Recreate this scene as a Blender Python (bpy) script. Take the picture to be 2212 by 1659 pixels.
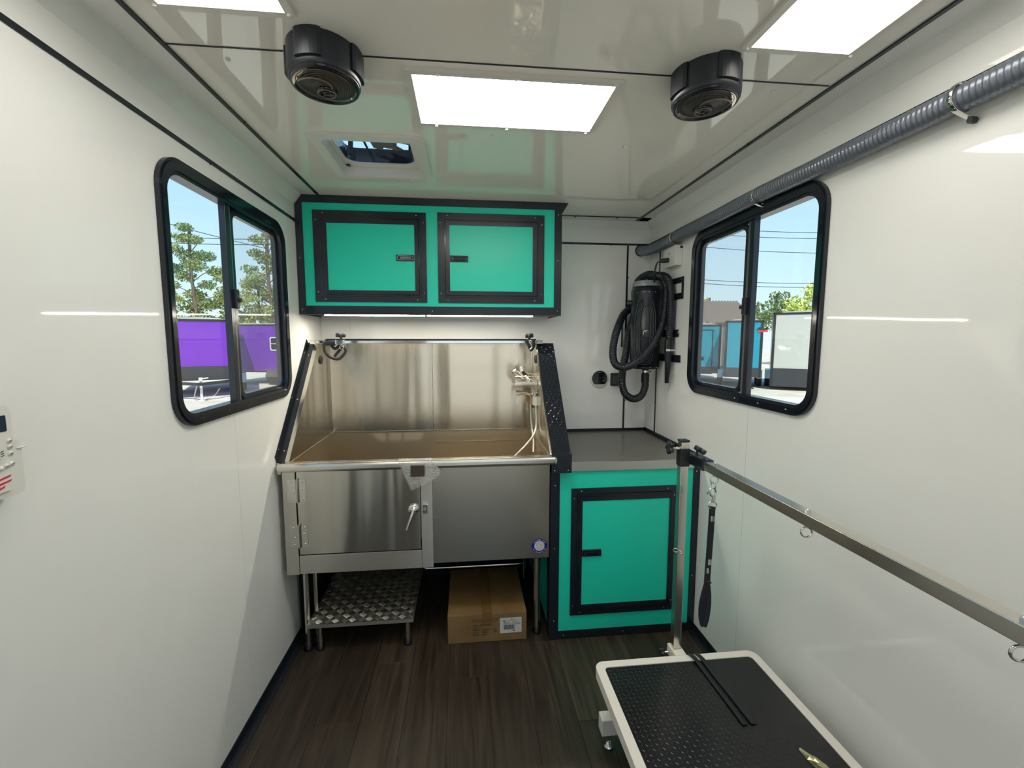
import bpy, bmesh, math, random
from mathutils import Vector, Matrix, Quaternion
random.seed(7)
for o in list(bpy.data.objects): bpy.data.objects.remove(o)
SC = bpy.context.scene
COL = SC.collection
PI = math.pi

# ------------------------------------------------------------------ camera
YAW, PITCH, ROLL = 0.1046, -0.1025, 0.0007
cam_d = bpy.data.cameras.new('camera'); cam = bpy.data.objects.new('camera', cam_d); COL.objects.link(cam)
fw = Vector((math.sin(YAW)*math.cos(PITCH), math.cos(YAW)*math.cos(PITCH), math.sin(PITCH)))
rt = Vector((math.cos(YAW), -math.sin(YAW), 0)); up = rt.cross(fw)
rt2 = rt*math.cos(ROLL)+up*math.sin(ROLL); up2 = -rt*math.sin(ROLL)+up*math.cos(ROLL)
M = Matrix((rt2, up2, -fw)).transposed().to_4x4(); M.translation = Vector((0.8535, -2.7635, 1.5104))
cam.matrix_world = M
cam_d.sensor_width = 36; cam_d.sensor_fit = 'HORIZONTAL'; cam_d.lens = 955.7/2212*36; cam_d.clip_start = 0.02; cam_d.clip_end = 500
SC.camera = cam

# ------------------------------------------------------------------ world, sun, exposure
SC.view_settings.view_transform = 'Standard'; SC.view_settings.look = 'None'
SC.view_settings.gamma = 1; SC.view_settings.use_curve_mapping = False
SC.view_settings.exposure = 0.45
LAMP = 4.2           # radiance of the side ceiling panels and the added rear one
LAMP_MID = 14.0      # the middle panel, the brightest
SKY = 1.0
LAMP_COL = (1.0, 0.96, 0.88)
world = bpy.data.worlds.new('world'); SC.world = world; world.use_nodes = True
nt = world.node_tree; nt.nodes.clear()
wo = nt.nodes.new('ShaderNodeOutputWorld'); bg = nt.nodes.new('ShaderNodeBackground')
tc = nt.nodes.new('ShaderNodeTexCoord'); sx = nt.nodes.new('ShaderNodeSeparateXYZ'); cr = nt.nodes.new('ShaderNodeValToRGB')
nt.links.new(tc.outputs['Generated'], sx.inputs[0]); nt.links.new(sx.outputs['Z'], cr.inputs[0])
e = cr.color_ramp.elements
e[0].position = 0.0; e[0].color = (0.72, 0.86, 0.93, 1)
e[1].position = 1.0; e[1].color = (0.12, 0.30, 0.62, 1)
x = e.new(0.12); x.color = (0.58, 0.79, 0.93, 1)
x = e.new(0.35); x.color = (0.36, 0.62, 0.87, 1)
nt.links.new(cr.outputs[0], bg.inputs[0]); bg.inputs[1].default_value = SKY
nt.links.new(bg.outputs[0], wo.inputs[0])
sun_d = bpy.data.lights.new('sun', 'SUN'); sun = bpy.data.objects.new('sun', sun_d); COL.objects.link(sun)
sun_d.energy = 4.3; sun_d.angle = 0.01; sun_d.color = (1, 0.95, 0.86)
sun.rotation_euler = Vector((-0.04, 0.66, -1.0)).to_track_quat('-Z', 'Y').to_euler()

# ------------------------------------------------------------------ materials
def rgb(c): return (c[0], c[1], c[2], 1)
def hexc(r, g, b):
    f = lambda v: ((v/255+0.055)/1.055)**2.4 if v > 10 else v/255/12.92
    return (f(r), f(g), f(b))
def mat(name, col, rough=0.5, metal=0.0, emit=None, es=0.0, spec=None, coat=0, trans=0, alpha=1):
    m = bpy.data.materials.new(name); m.use_nodes = True
    b = m.node_tree.nodes['Principled BSDF']
    b.inputs['Base Color'].default_value = rgb(col); b.inputs['Roughness'].default_value = rough; b.inputs['Metallic'].default_value = metal
    if emit: b.inputs['Emission Color'].default_value = rgb(emit); b.inputs['Emission Strength'].default_value = es
    if spec is not None: b.inputs['Specular IOR Level'].default_value = spec
    if coat: b.inputs['Coat Weight'].default_value = coat; b.inputs['Coat Roughness'].default_value = 0.05
    if trans: b.inputs['Transmission Weight'].default_value = trans
    if alpha < 1: b.inputs['Alpha'].default_value = alpha
    return m
def bsdf(m): return m.node_tree.nodes['Principled BSDF']
def add_bump(m, scale=(1, 1, 1), nscale=3.0, detail=1.0, strength=0.1, dist=0.01, kind='noise'):
    t = m.node_tree; b = bsdf(m)
    c = t.nodes.new('ShaderNodeTexCoord'); mp = t.nodes.new('ShaderNodeMapping'); n = t.nodes.new('ShaderNodeTexNoise')
    mp.inputs['Scale'].default_value = scale; n.inputs['Scale'].default_value = nscale; n.inputs['Detail'].default_value = detail
    bp = t.nodes.new('ShaderNodeBump'); bp.inputs['Strength'].default_value = strength; bp.inputs['Distance'].default_value = dist
    t.links.new(c.outputs['Object'], mp.inputs[0]); t.links.new(mp.outputs[0], n.inputs['Vector'])
    t.links.new(n.outputs[0], bp.inputs['Height'])
    prev = b.inputs['Normal'].links
    if prev: t.links.new(prev[0].from_socket, bp.inputs['Normal'])
    t.links.new(bp.outputs[0], b.inputs['Normal'])
    return m
def add_colvar(m, c1, c2, scale=(1, 1, 1), nscale=5.0, detail=4.0, lo=0.35, hi=0.65):
    t = m.node_tree; b = bsdf(m)
    c = t.nodes.new('ShaderNodeTexCoord'); mp = t.nodes.new('ShaderNodeMapping'); n = t.nodes.new('ShaderNodeTexNoise'); r = t.nodes.new('ShaderNodeValToRGB')
    mp.inputs['Scale'].default_value = scale; n.inputs['Scale'].default_value = nscale; n.inputs['Detail'].default_value = detail
    r.color_ramp.elements[0].position = lo; r.color_ramp.elements[0].color = rgb(c1)
    r.color_ramp.elements[1].position = hi; r.color_ramp.elements[1].color = rgb(c2)
    t.links.new(c.outputs['Object'], mp.inputs[0]); t.links.new(mp.outputs[0], n.inputs['Vector']); t.links.new(n.outputs[0], r.inputs[0])
    t.links.new(r.outputs[0], b.inputs['Base Color'])
    return m
MT = {}
MT['wall'] = add_bump(mat('glossy_white_wall_panel', (0.88, 0.88, 0.85), 0.035, spec=0.5), nscale=2.2, strength=0.22, dist=0.010)
MT['ceil'] = add_bump(mat('glossy_white_ceiling_panel', (0.90, 0.87, 0.79), 0.03, spec=1.0), scale=(1.6, 0.8, 1), nscale=2.0, strength=0.30, dist=0.012)
MT['black'] = mat('black_painted_aluminium', (0.011, 0.015, 0.023), 0.26, spec=0.5)
MT['black_gloss'] = mat('black_gloss', (0.009, 0.012, 0.018), 0.12, spec=0.5)
MT['black_plastic'] = mat('black_plastic', (0.014, 0.018, 0.026), 0.36)
MT['black_hose'] = mat('black_spiral_hose', (0.012, 0.015, 0.021), 0.24)
MT['rubber'] = mat('black_rubber', (0.006, 0.006, 0.007), 0.30)
MT['nylon'] = add_bump(mat('black_nylon', (0.010, 0.012, 0.016), 0.6), nscale=400, strength=0.3, dist=0.001)
MT['teal'] = add_bump(mat('teal_panel', hexc(36, 216, 186), 0.36, spec=0.4), nscale=30, strength=0.05, dist=0.002)
MT['steel'] = mat('brushed_stainless_steel', (0.60, 0.56, 0.49), 0.20, 1.0)
add_bump(MT['steel'], scale=(60, 60, 1.0), nscale=6, detail=2, strength=0.12, dist=0.001)
MT['splash'] = mat('stainless_splash_sheet', (0.56, 0.50, 0.405), 0.19, 1.0)
add_bump(MT['splash'], scale=(4.2, 4.2, 0.25), nscale=1.5, detail=0.8, strength=0.75, dist=0.016)
add_bump(MT['splash'], scale=(80, 80, 1.0), nscale=6, detail=2, strength=0.10, dist=0.001)
MT['basin'] = mat('stainless_basin', (0.56, 0.485, 0.36), 0.42, 1.0)
MT['door_steel'] = mat('stainless_door_sheet', (0.57, 0.54, 0.47), 0.15, 1.0)
add_bump(MT['door_steel'], scale=(5.0, 5.0, 0.2), nscale=1.5, detail=1.0, strength=0.8, dist=0.016)
MT['panel_steel'] = mat('stainless_front_panel', (0.40, 0.37, 0.31), 0.30, 1.0)
add_bump(MT['panel_steel'], scale=(1, 1, 1), nscale=2.0, strength=0.35, dist=0.012)
MT['chrome'] = mat('chrome', (0.72, 0.70, 0.66), 0.08, 1.0)
MT['rail'] = mat('satin_rail_steel', (0.68, 0.65, 0.59), 0.22, 1.0)
def brushed(m, rough, an):
    t = m.node_tree; b = bsdf(m); tg = t.nodes.new('ShaderNodeTangent'); tg.direction_type = 'RADIAL'; tg.axis = 'Z'
    b.inputs['Roughness'].default_value = rough; b.inputs['Anisotropic'].default_value = an; b.inputs['Anisotropic Rotation'].default_value = 0.25
    t.links.new(tg.outputs[0], b.inputs['Tangent'])
for k_, r_, a_ in (('steel', 0.32, 0.85), ('splash', 0.20, 0.85), ('door_steel', 0.17, 0.90), ('panel_steel', 0.27, 0.6)): brushed(MT[k_], r_, a_)
MT['treadplate'] = mat('aluminium_tread_plate', (0.66, 0.62, 0.55), 0.44, 1.0)
add_bump(MT['treadplate'], nscale=40, strength=0.12, dist=0.002)
MT['laminate'] = mat('grey_worktop_laminate', (0.13, 0.125, 0.11), 0.30)
MT['edge'] = mat('aluminium_edging', (0.55, 0.54, 0.50), 0.35, 1.0)
MT['white_metal'] = mat('white_powder_coat', (0.78, 0.74, 0.68), 0.38)
MT['white_plastic'] = mat('white_plastic', (0.76, 0.75, 0.70), 0.35)
MT['led_frame'] = mat('white_lamp_frame', (0.72, 0.69, 0.62), 0.35)
MT['lamp'] = mat('lamp_diffuser', (0.9, 0.9, 0.9), 0.5, emit=LAMP_COL, es=LAMP)
MT['lamp_mid'] = mat('middle_lamp_diffuser', (0.9, 0.9, 0.9), 0.5, emit=LAMP_COL, es=LAMP_MID)
MT['led'] = mat('led_strip_diffuser', (0.9, 0.9, 0.9), 0.5, emit=(1, 0.93, 0.78), es=65.0)
MT['grey_hose'] = mat('grey_flexible_conduit', (0.20, 0.22, 0.26), 0.28, 0.45)
MT['clear'] = mat('clear_plastic', (0.55, 0.60, 0.62), 0.15, alpha=0.55)
MT['smoke'] = mat('smoked_lid', (0.03, 0.035, 0.05), 0.15)
MT['card'] = add_colvar(mat('brown_cardboard', (0.25, 0.16, 0.07), 0.62), (0.20, 0.115, 0.040), (0.25, 0.15, 0.058), nscale=9)
MT['tape'] = mat('brown_packing_tape', (0.20, 0.11, 0.035), 0.22)
MT['ink'] = mat('brown_print_ink', (0.07, 0.04, 0.018), 0.6)
MT['paper'] = mat('white_paper_label', (0.62, 0.63, 0.58), 0.5)
MT['dark_ink'] = mat('black_print_ink', (0.02, 0.02, 0.025), 0.6)
MT['sticker_blue'] = mat('blue_sticker', (0.015, 0.01, 0.22), 0.35)
MT['sticker_text'] = mat('pale_violet_print', (0.55, 0.52, 0.78), 0.4)
MT['bubble'] = mat('bubble_wrap_film', (0.8, 0.8, 0.76), 0.10, alpha=0.14)
MT['tapebrown'] = mat('dark_brown_pad', (0.055, 0.035, 0.030), 0.5)
MT['red'] = mat('red_print', (0.62, 0.03, 0.05), 0.5)
MT['lcd'] = mat('dark_lcd_screen', (0.02, 0.04, 0.06), 0.2)
MT['hose_clear'] = mat('pale_grey_hose', (0.55, 0.52, 0.44), 0.2, 0.4)
MT['grey_fan'] = mat('grey_fan_plastic', (0.16, 0.16, 0.17), 0.45)
MT['dirt'] = add_colvar(mat('sandy_ground', (0.5, 0.42, 0.33), 0.9), (0.50, 0.45, 0.37), (0.68, 0.62, 0.54), nscale=0.8, detail=6)
MT['bark'] = add_colvar(mat('pine_bark', (0.16, 0.11, 0.08), 0.9), (0.10, 0.07, 0.05), (0.22, 0.16, 0.12), scale=(6, 6, 1), nscale=3)
MT['tyre'] = mat('tyre_rubber', (0.02, 0.02, 0.02), 0.8)
MT['purple'] = add_bump(mat('purple_trailer_skin', hexc(112, 44, 175), 0.12, spec=0.5), nscale=1.3, strength=0.6, dist=0.05)
MT['teal_tr'] = add_bump(mat('turquoise_trailer_skin', hexc(28, 140, 162), 0.15, spec=0.5), nscale=1.0, strength=0.3, dist=0.03)
MT['white_tr'] = add_bump(mat('white_trailer_skin', (0.50, 0.50, 0.45), 0.15, spec=0.5), nscale=1.0, strength=0.3, dist=0.03)
MT['tr_black'] = mat('black_trailer_trim', (0.02, 0.02, 0.022), 0.35)
MT['tr_dark'] = add_bump(mat('dark_stone_guard', (0.035, 0.035, 0.04), 0.30, spec=0.6), nscale=30, strength=0.3, dist=0.01)
MT['roof_metal'] = mat('weathered_roof_metal', (0.26, 0.20, 0.16), 0.5, 0.3)
def leafmat(n, c1, c2):
    return add_colvar(mat(n, c1, 0.6), c1, c2, nscale=1.2, detail=3)
MT['pine'] = leafmat('pine_needles', (0.14, 0.19, 0.06), (0.40, 0.44, 0.15))
MT['bush'] = leafmat('spring_leaves', (0.26, 0.32, 0.08), (0.60, 0.62, 0.22))
MT['bright'] = leafmat('bright_leaves', (0.36, 0.46, 0.06), (0.80, 0.80, 0.18))
MT['darkleaf'] = leafmat('dark_leaves', (0.09, 0.15, 0.05), (0.27, 0.35, 0.12))
# brushed, windowed glass: clear sheet with a mirror-like film on it
def glass(name, tint, refl):
    m = bpy.data.materials.new(name); m.use_nodes = True; t = m.node_tree; t.nodes.clear()
    o = t.nodes.new('ShaderNodeOutputMaterial'); mx = t.nodes.new('ShaderNodeMixShader'); tr = t.nodes.new('ShaderNodeBsdfTransparent'); gl = t.nodes.new('ShaderNodeBsdfGlossy')
    tr.inputs[0].default_value = rgb(tint); gl.inputs['Roughness'].default_value = 0.02; mx.inputs[0].default_value = refl
    t.links.new(tr.outputs[0], mx.inputs[1]); t.links.new(gl.outputs[0], mx.inputs[2]); t.links.new(mx.outputs[0], o.inputs[0])
    return m
MT['glass'] = glass('window_glass', (0.96, 0.98, 0.97), 0.05)
def veil(name, col, k):
    m = bpy.data.materials.new(name); m.use_nodes = True; t = m.node_tree; t.nodes.clear()
    o = t.nodes.new('ShaderNodeOutputMaterial'); mx = t.nodes.new('ShaderNodeMixShader'); tr = t.nodes.new('ShaderNodeBsdfTransparent'); df = t.nodes.new('ShaderNodeBsdfDiffuse')
    df.inputs[0].default_value = rgb(col); mx.inputs[0].default_value = k
    t.links.new(tr.outputs[0], mx.inputs[1]); t.links.new(df.outputs[0], mx.inputs[2]); t.links.new(mx.outputs[0], o.inputs[0])
    return m
MT['screen'] = veil('insect_screen_mesh', (0.42, 0.43, 0.43), 0.13)
# wood planks
m = mat('dark_walnut_plank', (0.05, 0.038, 0.03), 0.38); t = m.node_tree; b = bsdf(m)
c = t.nodes.new('ShaderNodeTexCoord'); mp = t.nodes.new('ShaderNodeMapping'); mp.inputs['Scale'].default_value = (16, 1.1, 1)
oi = t.nodes.new('ShaderNodeObjectInfo'); ad = t.nodes.new('ShaderNodeVectorMath'); ad.operation = 'ADD'
ml = t.nodes.new('ShaderNodeMath'); ml.operation = 'MULTIPLY'; ml.inputs[1].default_value = 37.0
n = t.nodes.new('ShaderNodeTexNoise'); n.inputs['Scale'].default_value = 2.0; n.inputs['Detail'].default_value = 6; n.inputs['Distortion'].default_value = 1.2
r = t.nodes.new('ShaderNodeValToRGB'); r.color_ramp.elements[0].position = 0.3; r.color_ramp.elements[0].color = (0.021, 0.0145, 0.0095, 1)
r.color_ramp.elements[1].position = 0.72; r.color_ramp.elements[1].color = (0.075, 0.054, 0.038, 1)
hv = t.nodes.new('ShaderNodeHueSaturation'); mr = t.nodes.new('ShaderNodeMapRange'); mr.inputs[3].default_value = 0.72; mr.inputs[4].default_value = 1.25
t.links.new(c.outputs['Object'], mp.inputs[0]); t.links.new(mp.outputs[0], ad.inputs[0]); t.links.new(oi.outputs['Random'], ml.inputs[0]); t.links.new(ml.outputs[0], ad.inputs[1])
t.links.new(ad.outputs[0], n.inputs['Vector']); t.links.new(n.outputs[0], r.inputs[0]); t.links.new(r.outputs[0], hv.inputs['Color'])
t.links.new(oi.outputs['Random'], mr.inputs[0]); t.links.new(mr.outputs[0], hv.inputs['Value']); t.links.new(hv.outputs[0], b.inputs['Base Color'])
MT['plank'] = m

# ------------------------------------------------------------------ mesh builder
class MB:
    def __init__(s): s.v = []; s.f = []; s.sm = []
    def add(s, vs, fs, smooth=False):
        o = len(s.v); s.v += [Vector(p) for p in vs]; s.f += [tuple(i+o for i in f) for f in fs]; s.sm += [smooth]*len(fs); return s
    def from_bm(s, bm, smooth=False):
        bm.verts.index_update(); s.add([v.co.copy() for v in bm.verts], [[v.index for v in f.verts] for f in bm.faces], smooth); bm.free(); return s
    def box(s, a, b, bev=0.0, seg=2):
        a = Vector((min(a[0], b[0]), min(a[1], b[1]), min(a[2], b[2]))), Vector((max(a[0], b[0]), max(a[1], b[1]), max(a[2], b[2])))
        lo, hi = a
        P = [(x, y, z) for x in (lo.x, hi.x) for y in (lo.y, hi.y) for z in (lo.z, hi.z)]
        F = [(0, 1, 3, 2), (4, 6, 7, 5), (0, 4, 5, 1), (2, 3, 7, 6), (0, 2, 6, 4), (1, 5, 7, 3)]
        if bev <= 0: return s.add(P, F)
        bm = bmesh.new(); vs = [bm.verts.new(p) for p in P]
        for f in F: bm.faces.new([vs[i] for i in f])
        bmesh.ops.recalc_face_normals(bm, faces=bm.faces)
        bmesh.ops.bevel(bm, geom=list(bm.edges), offset=bev, segments=seg, affect='EDGES', profile=0.5)
        return s.from_bm(bm)
    def bar(s, p, q, w, h, upv=(0, 0, 1), bev=0.0):
        p, q = Vector(p), Vector(q); d = (q-p); L = d.length; d.normalize(); u = Vector(upv)
        x = d.cross(u)
        if x.length < 1e-4: x = d.cross(Vector((1, 0, 0)))
        x.normalize(); u = x.cross(d)
        t = MB().box((-w/2, 0, -h/2), (w/2, L, h/2), bev)
        return s.add([p+x*v.x+d*v.y+u*v.z for v in t.v], t.f)
    def cyl(s, p, q, r, r2=None, n=20, cap=True, smooth=True):
        p, q = Vector(p), Vector(q); r2 = r if r2 is None else r2; d = (q-p).normalized()
        x = d.cross(Vector((0, 0, 1)));  x = x if x.length > 1e-3 else d.cross(Vector((1, 0, 0))); x.normalize(); y = d.cross(x)
        A = [p+(x*math.cos(2*PI*i/n)+y*math.sin(2*PI*i/n))*r for i in range(n)]; B = [q+(x*math.cos(2*PI*i/n)+y*math.sin(2*PI*i/n))*r2 for i in range(n)]
        s.add(A+B, [(i, (i+1) % n, n+(i+1) % n, n+i) for i in range(n)], smooth)
        if cap: s.add(A, [tuple(range(n))]); s.add(B, [tuple(range(n))[::-1]])
        return s
    def lathe(s, p, d, prof, n=24):       # prof: (distance along d, radius)
        p, d = Vector(p), Vector(d).normalized(); x = d.cross(Vector((0, 0, 1)));  x = x if x.length > 1e-3 else d.cross(Vector((1, 0, 0))); x.normalize(); y = d.cross(x)
        vs = [p+d*h+(x*math.cos(2*PI*i/n)+y*math.sin(2*PI*i/n))*r for h, r in prof for i in range(n)]
        fs = [(k*n+i, k*n+(i+1) % n, (k+1)*n+(i+1) % n, (k+1)*n+i) for k in range(len(prof)-1) for i in range(n)]
        return s.add(vs, fs, True)
    def tube(s, pts, r, n=12, step=None, corr=0.0, pitch=0.012, closed=False, flat=None, cap=True, side=None):
        P = smooth_path(pts, step or r*0.6, closed)
        N = len(P); T = []
        for i in range(N):
            a = P[(i-1) % N] if (closed or i > 0) else P[0]; b = P[(i+1) % N] if (closed or i < N-1) else P[-1]
            T.append((b-a).normalized())
        u = T[0].cross(Vector((0, 0, 1)));  u = u if u.length > 1e-3 else T[0].cross(Vector((1, 0, 0)))
        if side is not None: u = Vector(side)
        u = (u-T[0]*u.dot(T[0])).normalized()
        vs = []; L = 0
        for i in range(N):
            if i: L += (P[i]-P[i-1]).length; u = (u - T[i]*u.dot(T[i])).normalized()
            w = T[i].cross(u)
            rr = r + (corr*(0.5+0.5*math.cos(2*PI*L/pitch)) if corr else 0)
            for k in range(n):
                a = 2*PI*k/n
                vs.append(P[i]+u*math.cos(a)*rr+w*math.sin(a)*(rr if flat is None else flat))
        fs = [(i*n+k, i*n+(k+1) % n, ((i+1) % N)*n+(k+1) % n, ((i+1) % N)*n+k) for i in range(N if closed else N-1) for k in range(n)]
        s.add(vs, fs, True)
        if cap and not closed: s.add(vs[:n], [tuple(range(n))]); s.add(vs[-n:], [tuple(range(n))])
        return s
    def prism(s, poly, axis, a, b):       # poly in the two other axes (cyclic order y,z / x,z / x,y)
        def mk(u, v, w): return {'X': (w, u, v), 'Y': (u, w, v), 'Z': (u, v, w)}[axis]
        n = len(poly)
        vs = [mk(u, v, a) for u, v in poly]+[mk(u, v, b) for u, v in poly]
        return s.add(vs, [tuple(range(n)), tuple(range(n, 2*n))]+[(i, (i+1) % n, n+(i+1) % n, n+i) for i in range(n)])
    def ring(s, outer, inner, axis, a, b):   # two loops of equal length -> frame
        def mk(u, v, w): return {'X': (w, u, v), 'Y': (u, w, v), 'Z': (u, v, w)}[axis]
        n = len(outer); vs = [mk(u, v, a) for u, v in outer]+[mk(u, v, a) for u, v in inner]+[mk(u, v, b) for u, v in outer]+[mk(u, v, b) for u, v in inner]
        fs = []
        for i in range(n):
            j = (i+1) % n
            fs += [(i, j, n+j, n+i), (2*n+i, 3*n+i, 3*n+j, 2*n+j), (i, 2*n+i, 2*n+j, j), (n+i, n+j, 3*n+j, 3*n+i)]
        return s.add(vs, fs)
    def torus(s, c, nrm, R, r, n=28, m=8):
        nrm = Vector(nrm).normalized(); x = nrm.cross(Vector((0, 0, 1)));  x = x if x.length > 1e-3 else nrm.cross(Vector((1, 0, 0))); x.normalize(); y = nrm.cross(x); c = Vector(c)
        vs = [c+(x*math.cos(2*PI*i/n)+y*math.sin(2*PI*i/n))*(R+r*math.cos(2*PI*k/m))+nrm*r*math.sin(2*PI*k/m) for i in range(n) for k in range(m)]
        return s.add(vs, [(i*m+k, i*m+(k+1) % m, ((i+1) % n)*m+(k+1) % m, ((i+1) % n)*m+k) for i in range(n) for k in range(m)], True)
    def dome(s, c, nrm, r, h=None, n=10, m=3):
        h = r*0.6 if h is None else h
        return s.lathe(c, nrm, [(h*math.sin(PI/2*k/m), max(1e-5, r*math.cos(PI/2*k/m))) for k in range(m+1)], n)
    def loz(s, c, u, v, nn, L, W, h):
        c, u, v, nn = Vector(c), Vector(u).normalized(), Vector(v).normalized(), Vector(nn).normalized()
        b = [c-u*L/2, c-u*L*0.25-v*W/2, c+u*L*0.25-v*W/2, c+u*L/2, c+u*L*0.25+v*W/2, c-u*L*0.25+v*W/2]
        t = [c-u*L*0.28+nn*h, c+u*L*0.28+nn*h]
        return s.add(b+t, [(0, 1, 6), (1, 2, 7, 6), (2, 3, 7), (3, 4, 7), (4, 5, 6, 7), (5, 0, 6)], False)
    def build(s, name, m, parent=None, kind=None, recalc=True):
        off = Vector(parent['_off']) if parent is not None and '_off' in parent else Vector((0, 0, 0))
        me = bpy.data.meshes.new(name)
        me.from_pydata([v-off for v in s.v], [], s.f)
        for p, q in zip(me.polygons, s.sm): p.use_smooth = q
        if recalc:
            bm = bmesh.new(); bm.from_mesh(me); bmesh.ops.recalc_face_normals(bm, faces=bm.faces); bm.to_mesh(me); bm.free()
        me.materials.append(MT[m] if isinstance(m, str) else m); me.update()
        o = bpy.data.objects.new(name, me); COL.objects.link(o)
        if parent is not None:
            o.parent = parent; o['_off'] = list(off)
        else: o['_off'] = [0, 0, 0]
        if kind: o['kind'] = kind
        return o
def smooth_path(pts, step, closed=False):
    P = [Vector(p) for p in pts]; n = len(P)
    if n == 2:
        k = max(1, int((P[1]-P[0]).length/step)); return [P[0].lerp(P[1], i/k) for i in range(k+1)]
    out = []
    for i in range(n if closed else n-1):
        p1, p2 = P[i], P[(i+1) % n]
        p0 = P[(i-1) % n] if (closed or i > 0) else p1*2-p2
        p3 = P[(i+2) % n] if (closed or i < n-2) else p2*2-p1
        k = max(1, int((p2-p1).length/step))
        for j in range(k):
            t = j/k; out.append(0.5*((2*p1)+(-p0+p2)*t+(2*p0-5*p1+4*p2-p3)*t*t+(-p0+3*p1-3*p2+p3)*t**3))
    if not closed: out.append(P[-1])
    return out
def rrect(a0, b0, a1, b1, r, n=6):
    out = []
    for (cx, cy, s0) in ((a1-r, b1-r, 0), (a0+r, b1-r, 90), (a0+r, b0+r, 180), (a1-r, b0+r, 270)):
        for k in range(n+1):
            a = math.radians(s0+90*k/n); out.append((cx+r*math.cos(a), cy+r*math.sin(a)))
    return out
def rect4(a0, b0, a1, b1): return [(a1, b1), (a0, b1), (a0, b0), (a1, b0)]
def empty(name, loc, label=None, cat=None, group=None, kind=None):
    o = bpy.data.objects.new(name, None); o.empty_display_size = 0.05; o.location = loc; COL.objects.link(o); o['_off'] = list(loc)
    return tag(o, label, cat, group, kind)
def tag(o, label=None, cat=None, group=None, kind=None):
    if label: o['label'] = label
    if cat: o['category'] = cat
    if group: o['group'] = group
    if kind: o['kind'] = kind
    return o
def text_mb(txt, size, origin, xdir, ydir, thick=0.0004, align='LEFT', spacing=1.0, bold=0.0):
    cu = bpy.data.curves.new('t', 'FONT'); cu.body = txt; cu.size = size; cu.align_x = align; cu.extrude = thick/2; cu.space_character = spacing; cu.offset = bold; cu.resolution_u = 3
    ob = bpy.data.objects.new('t', cu); COL.objects.link(ob); bpy.context.view_layer.update()
    me = bpy.data.meshes.new_from_object(ob.evaluated_get(bpy.context.evaluated_depsgraph_get()))
    X, Y = Vector(xdir), Vector(ydir); Z = X.cross(Y); O = Vector(origin)
    mb = MB().add([O+X*v.co.x+Y*v.co.y+Z*v.co.z for v in me.vertices], [tuple(p.vertices) for p in me.polygons])
    bpy.data.objects.remove(ob); bpy.data.curves.remove(cu); bpy.data.meshes.remove(me)
    return mb
W, H, YB, T = 2.02, 2.234, -4.40, 0.03       # interior width, height, rear end, wall thickness

# ================================================================== SHELL
WIN = (-1.392, 1.238, -0.523, 2.038)          # window outer frame, y0 z0 y1 z1 (same on both sides)
def win_slabs(mb, x0, x1, y0, y1, z0, z1, hole):
    hy0, hz0, hy1, hz1 = hole
    a, b = max(y0, hy0), min(y1, hy1)
    if a >= b: mb.box((x0, y0, z0), (x1, y1, z1)); return
    if y0 < a: mb.box((x0, y0, z0), (x1, a, z1))
    if b < y1: mb.box((x0, b, z0), (x1, y1, z1))
    if z0 < hz0: mb.box((x0, a, z0), (x1, b, min(z1, hz0)))
    if z1 > hz1: mb.box((x0, a, max(z0, hz1)), (x1, b, z1))
for side, sx_ in (('left', 0), ('right', 1)):
    xi = 0.0 if sx_ == 0 else W; sg = -1 if sx_ == 0 else 1
    hd = 0.0295; hole = (WIN[0]+hd-(0.022 if sx_ else 0), WIN[1]+hd, WIN[2]-hd-(0.036 if sx_ else 0), WIN[3]-hd)
    mb = MB(); win_slabs(mb, xi+sg*0.006, xi+sg*T, YB, 0.0, -0.05, H+0.05, hole)
    wl = tag(mb.build('wall_'+side, 'wall'), kind='structure')
    seam = -1.045 if sx_ == 0 else -1.058
    cuts = [YB, -2.27, seam, -0.10 if sx_ == 0 else -0.158, 0.0]
    for i in range(4):
        mb = MB(); win_slabs(mb, xi, xi+sg*0.0059, cuts[i]+0.0009, cuts[i+1]-0.0009, 0.0, 2.103, hole); mb.build('wall_panel', 'wall', wl)
    MB().prism([(xi, 2.1035), (xi, 2.186), (xi-sg*0.035, H), (xi-sg*0.118, H), (xi-sg*0.118, H+0.0045), (xi+sg*0.0055, H+0.0045), (xi+sg*0.0055, 2.1035)], 'Y', YB, -0.0).build('corner_strip', 'wall', wl)
mb = MB().box((-T, 0.006, -0.05), (W+T, T, H+0.05)); wb = tag(mb.build('wall_back', 'wall'), kind='structure')
bc = [0.0, 0.167, 0.99, 1.875, W]
for i in range(4): MB().box((bc[i]+0.0006, 0, 0), (bc[i+1]-0.0006, 0.0059, 2.097)).build('wall_panel', 'wall', wb)
MB().prism([(0, 2.0975), (0, 2.19), (-0.030, H), (-0.108, H), (-0.108, H+0.0045), (0.0055, H+0.0045), (0.0055, 2.0975)], 'X', 0.0, W).build('corner_strip', 'wall', wb)
# unseen rear wall; its open doorway is widened to let daylight fill the room
mb = MB().box((-T, YB-T, -0.05), (0.25, YB, H+0.05)).box((1.75, YB-T, -0.05), (W+T, YB, H+0.05)).box((0.25, YB-T, 2.05), (1.75, YB, H+0.05))
wr = tag(mb.build('wall_rear', 'wall'), kind='structure')
dr = empty('unseen_widened_doorway', (1.0, YB, 0), kind='structure')
MB().ring(rect4(0.25, 0, 1.75, 2.05), rect4(0.28, 0.02, 1.72, 2.02), 'Y', YB-0.06, YB+0.012).build('door_frame', 'black', dr)
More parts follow.
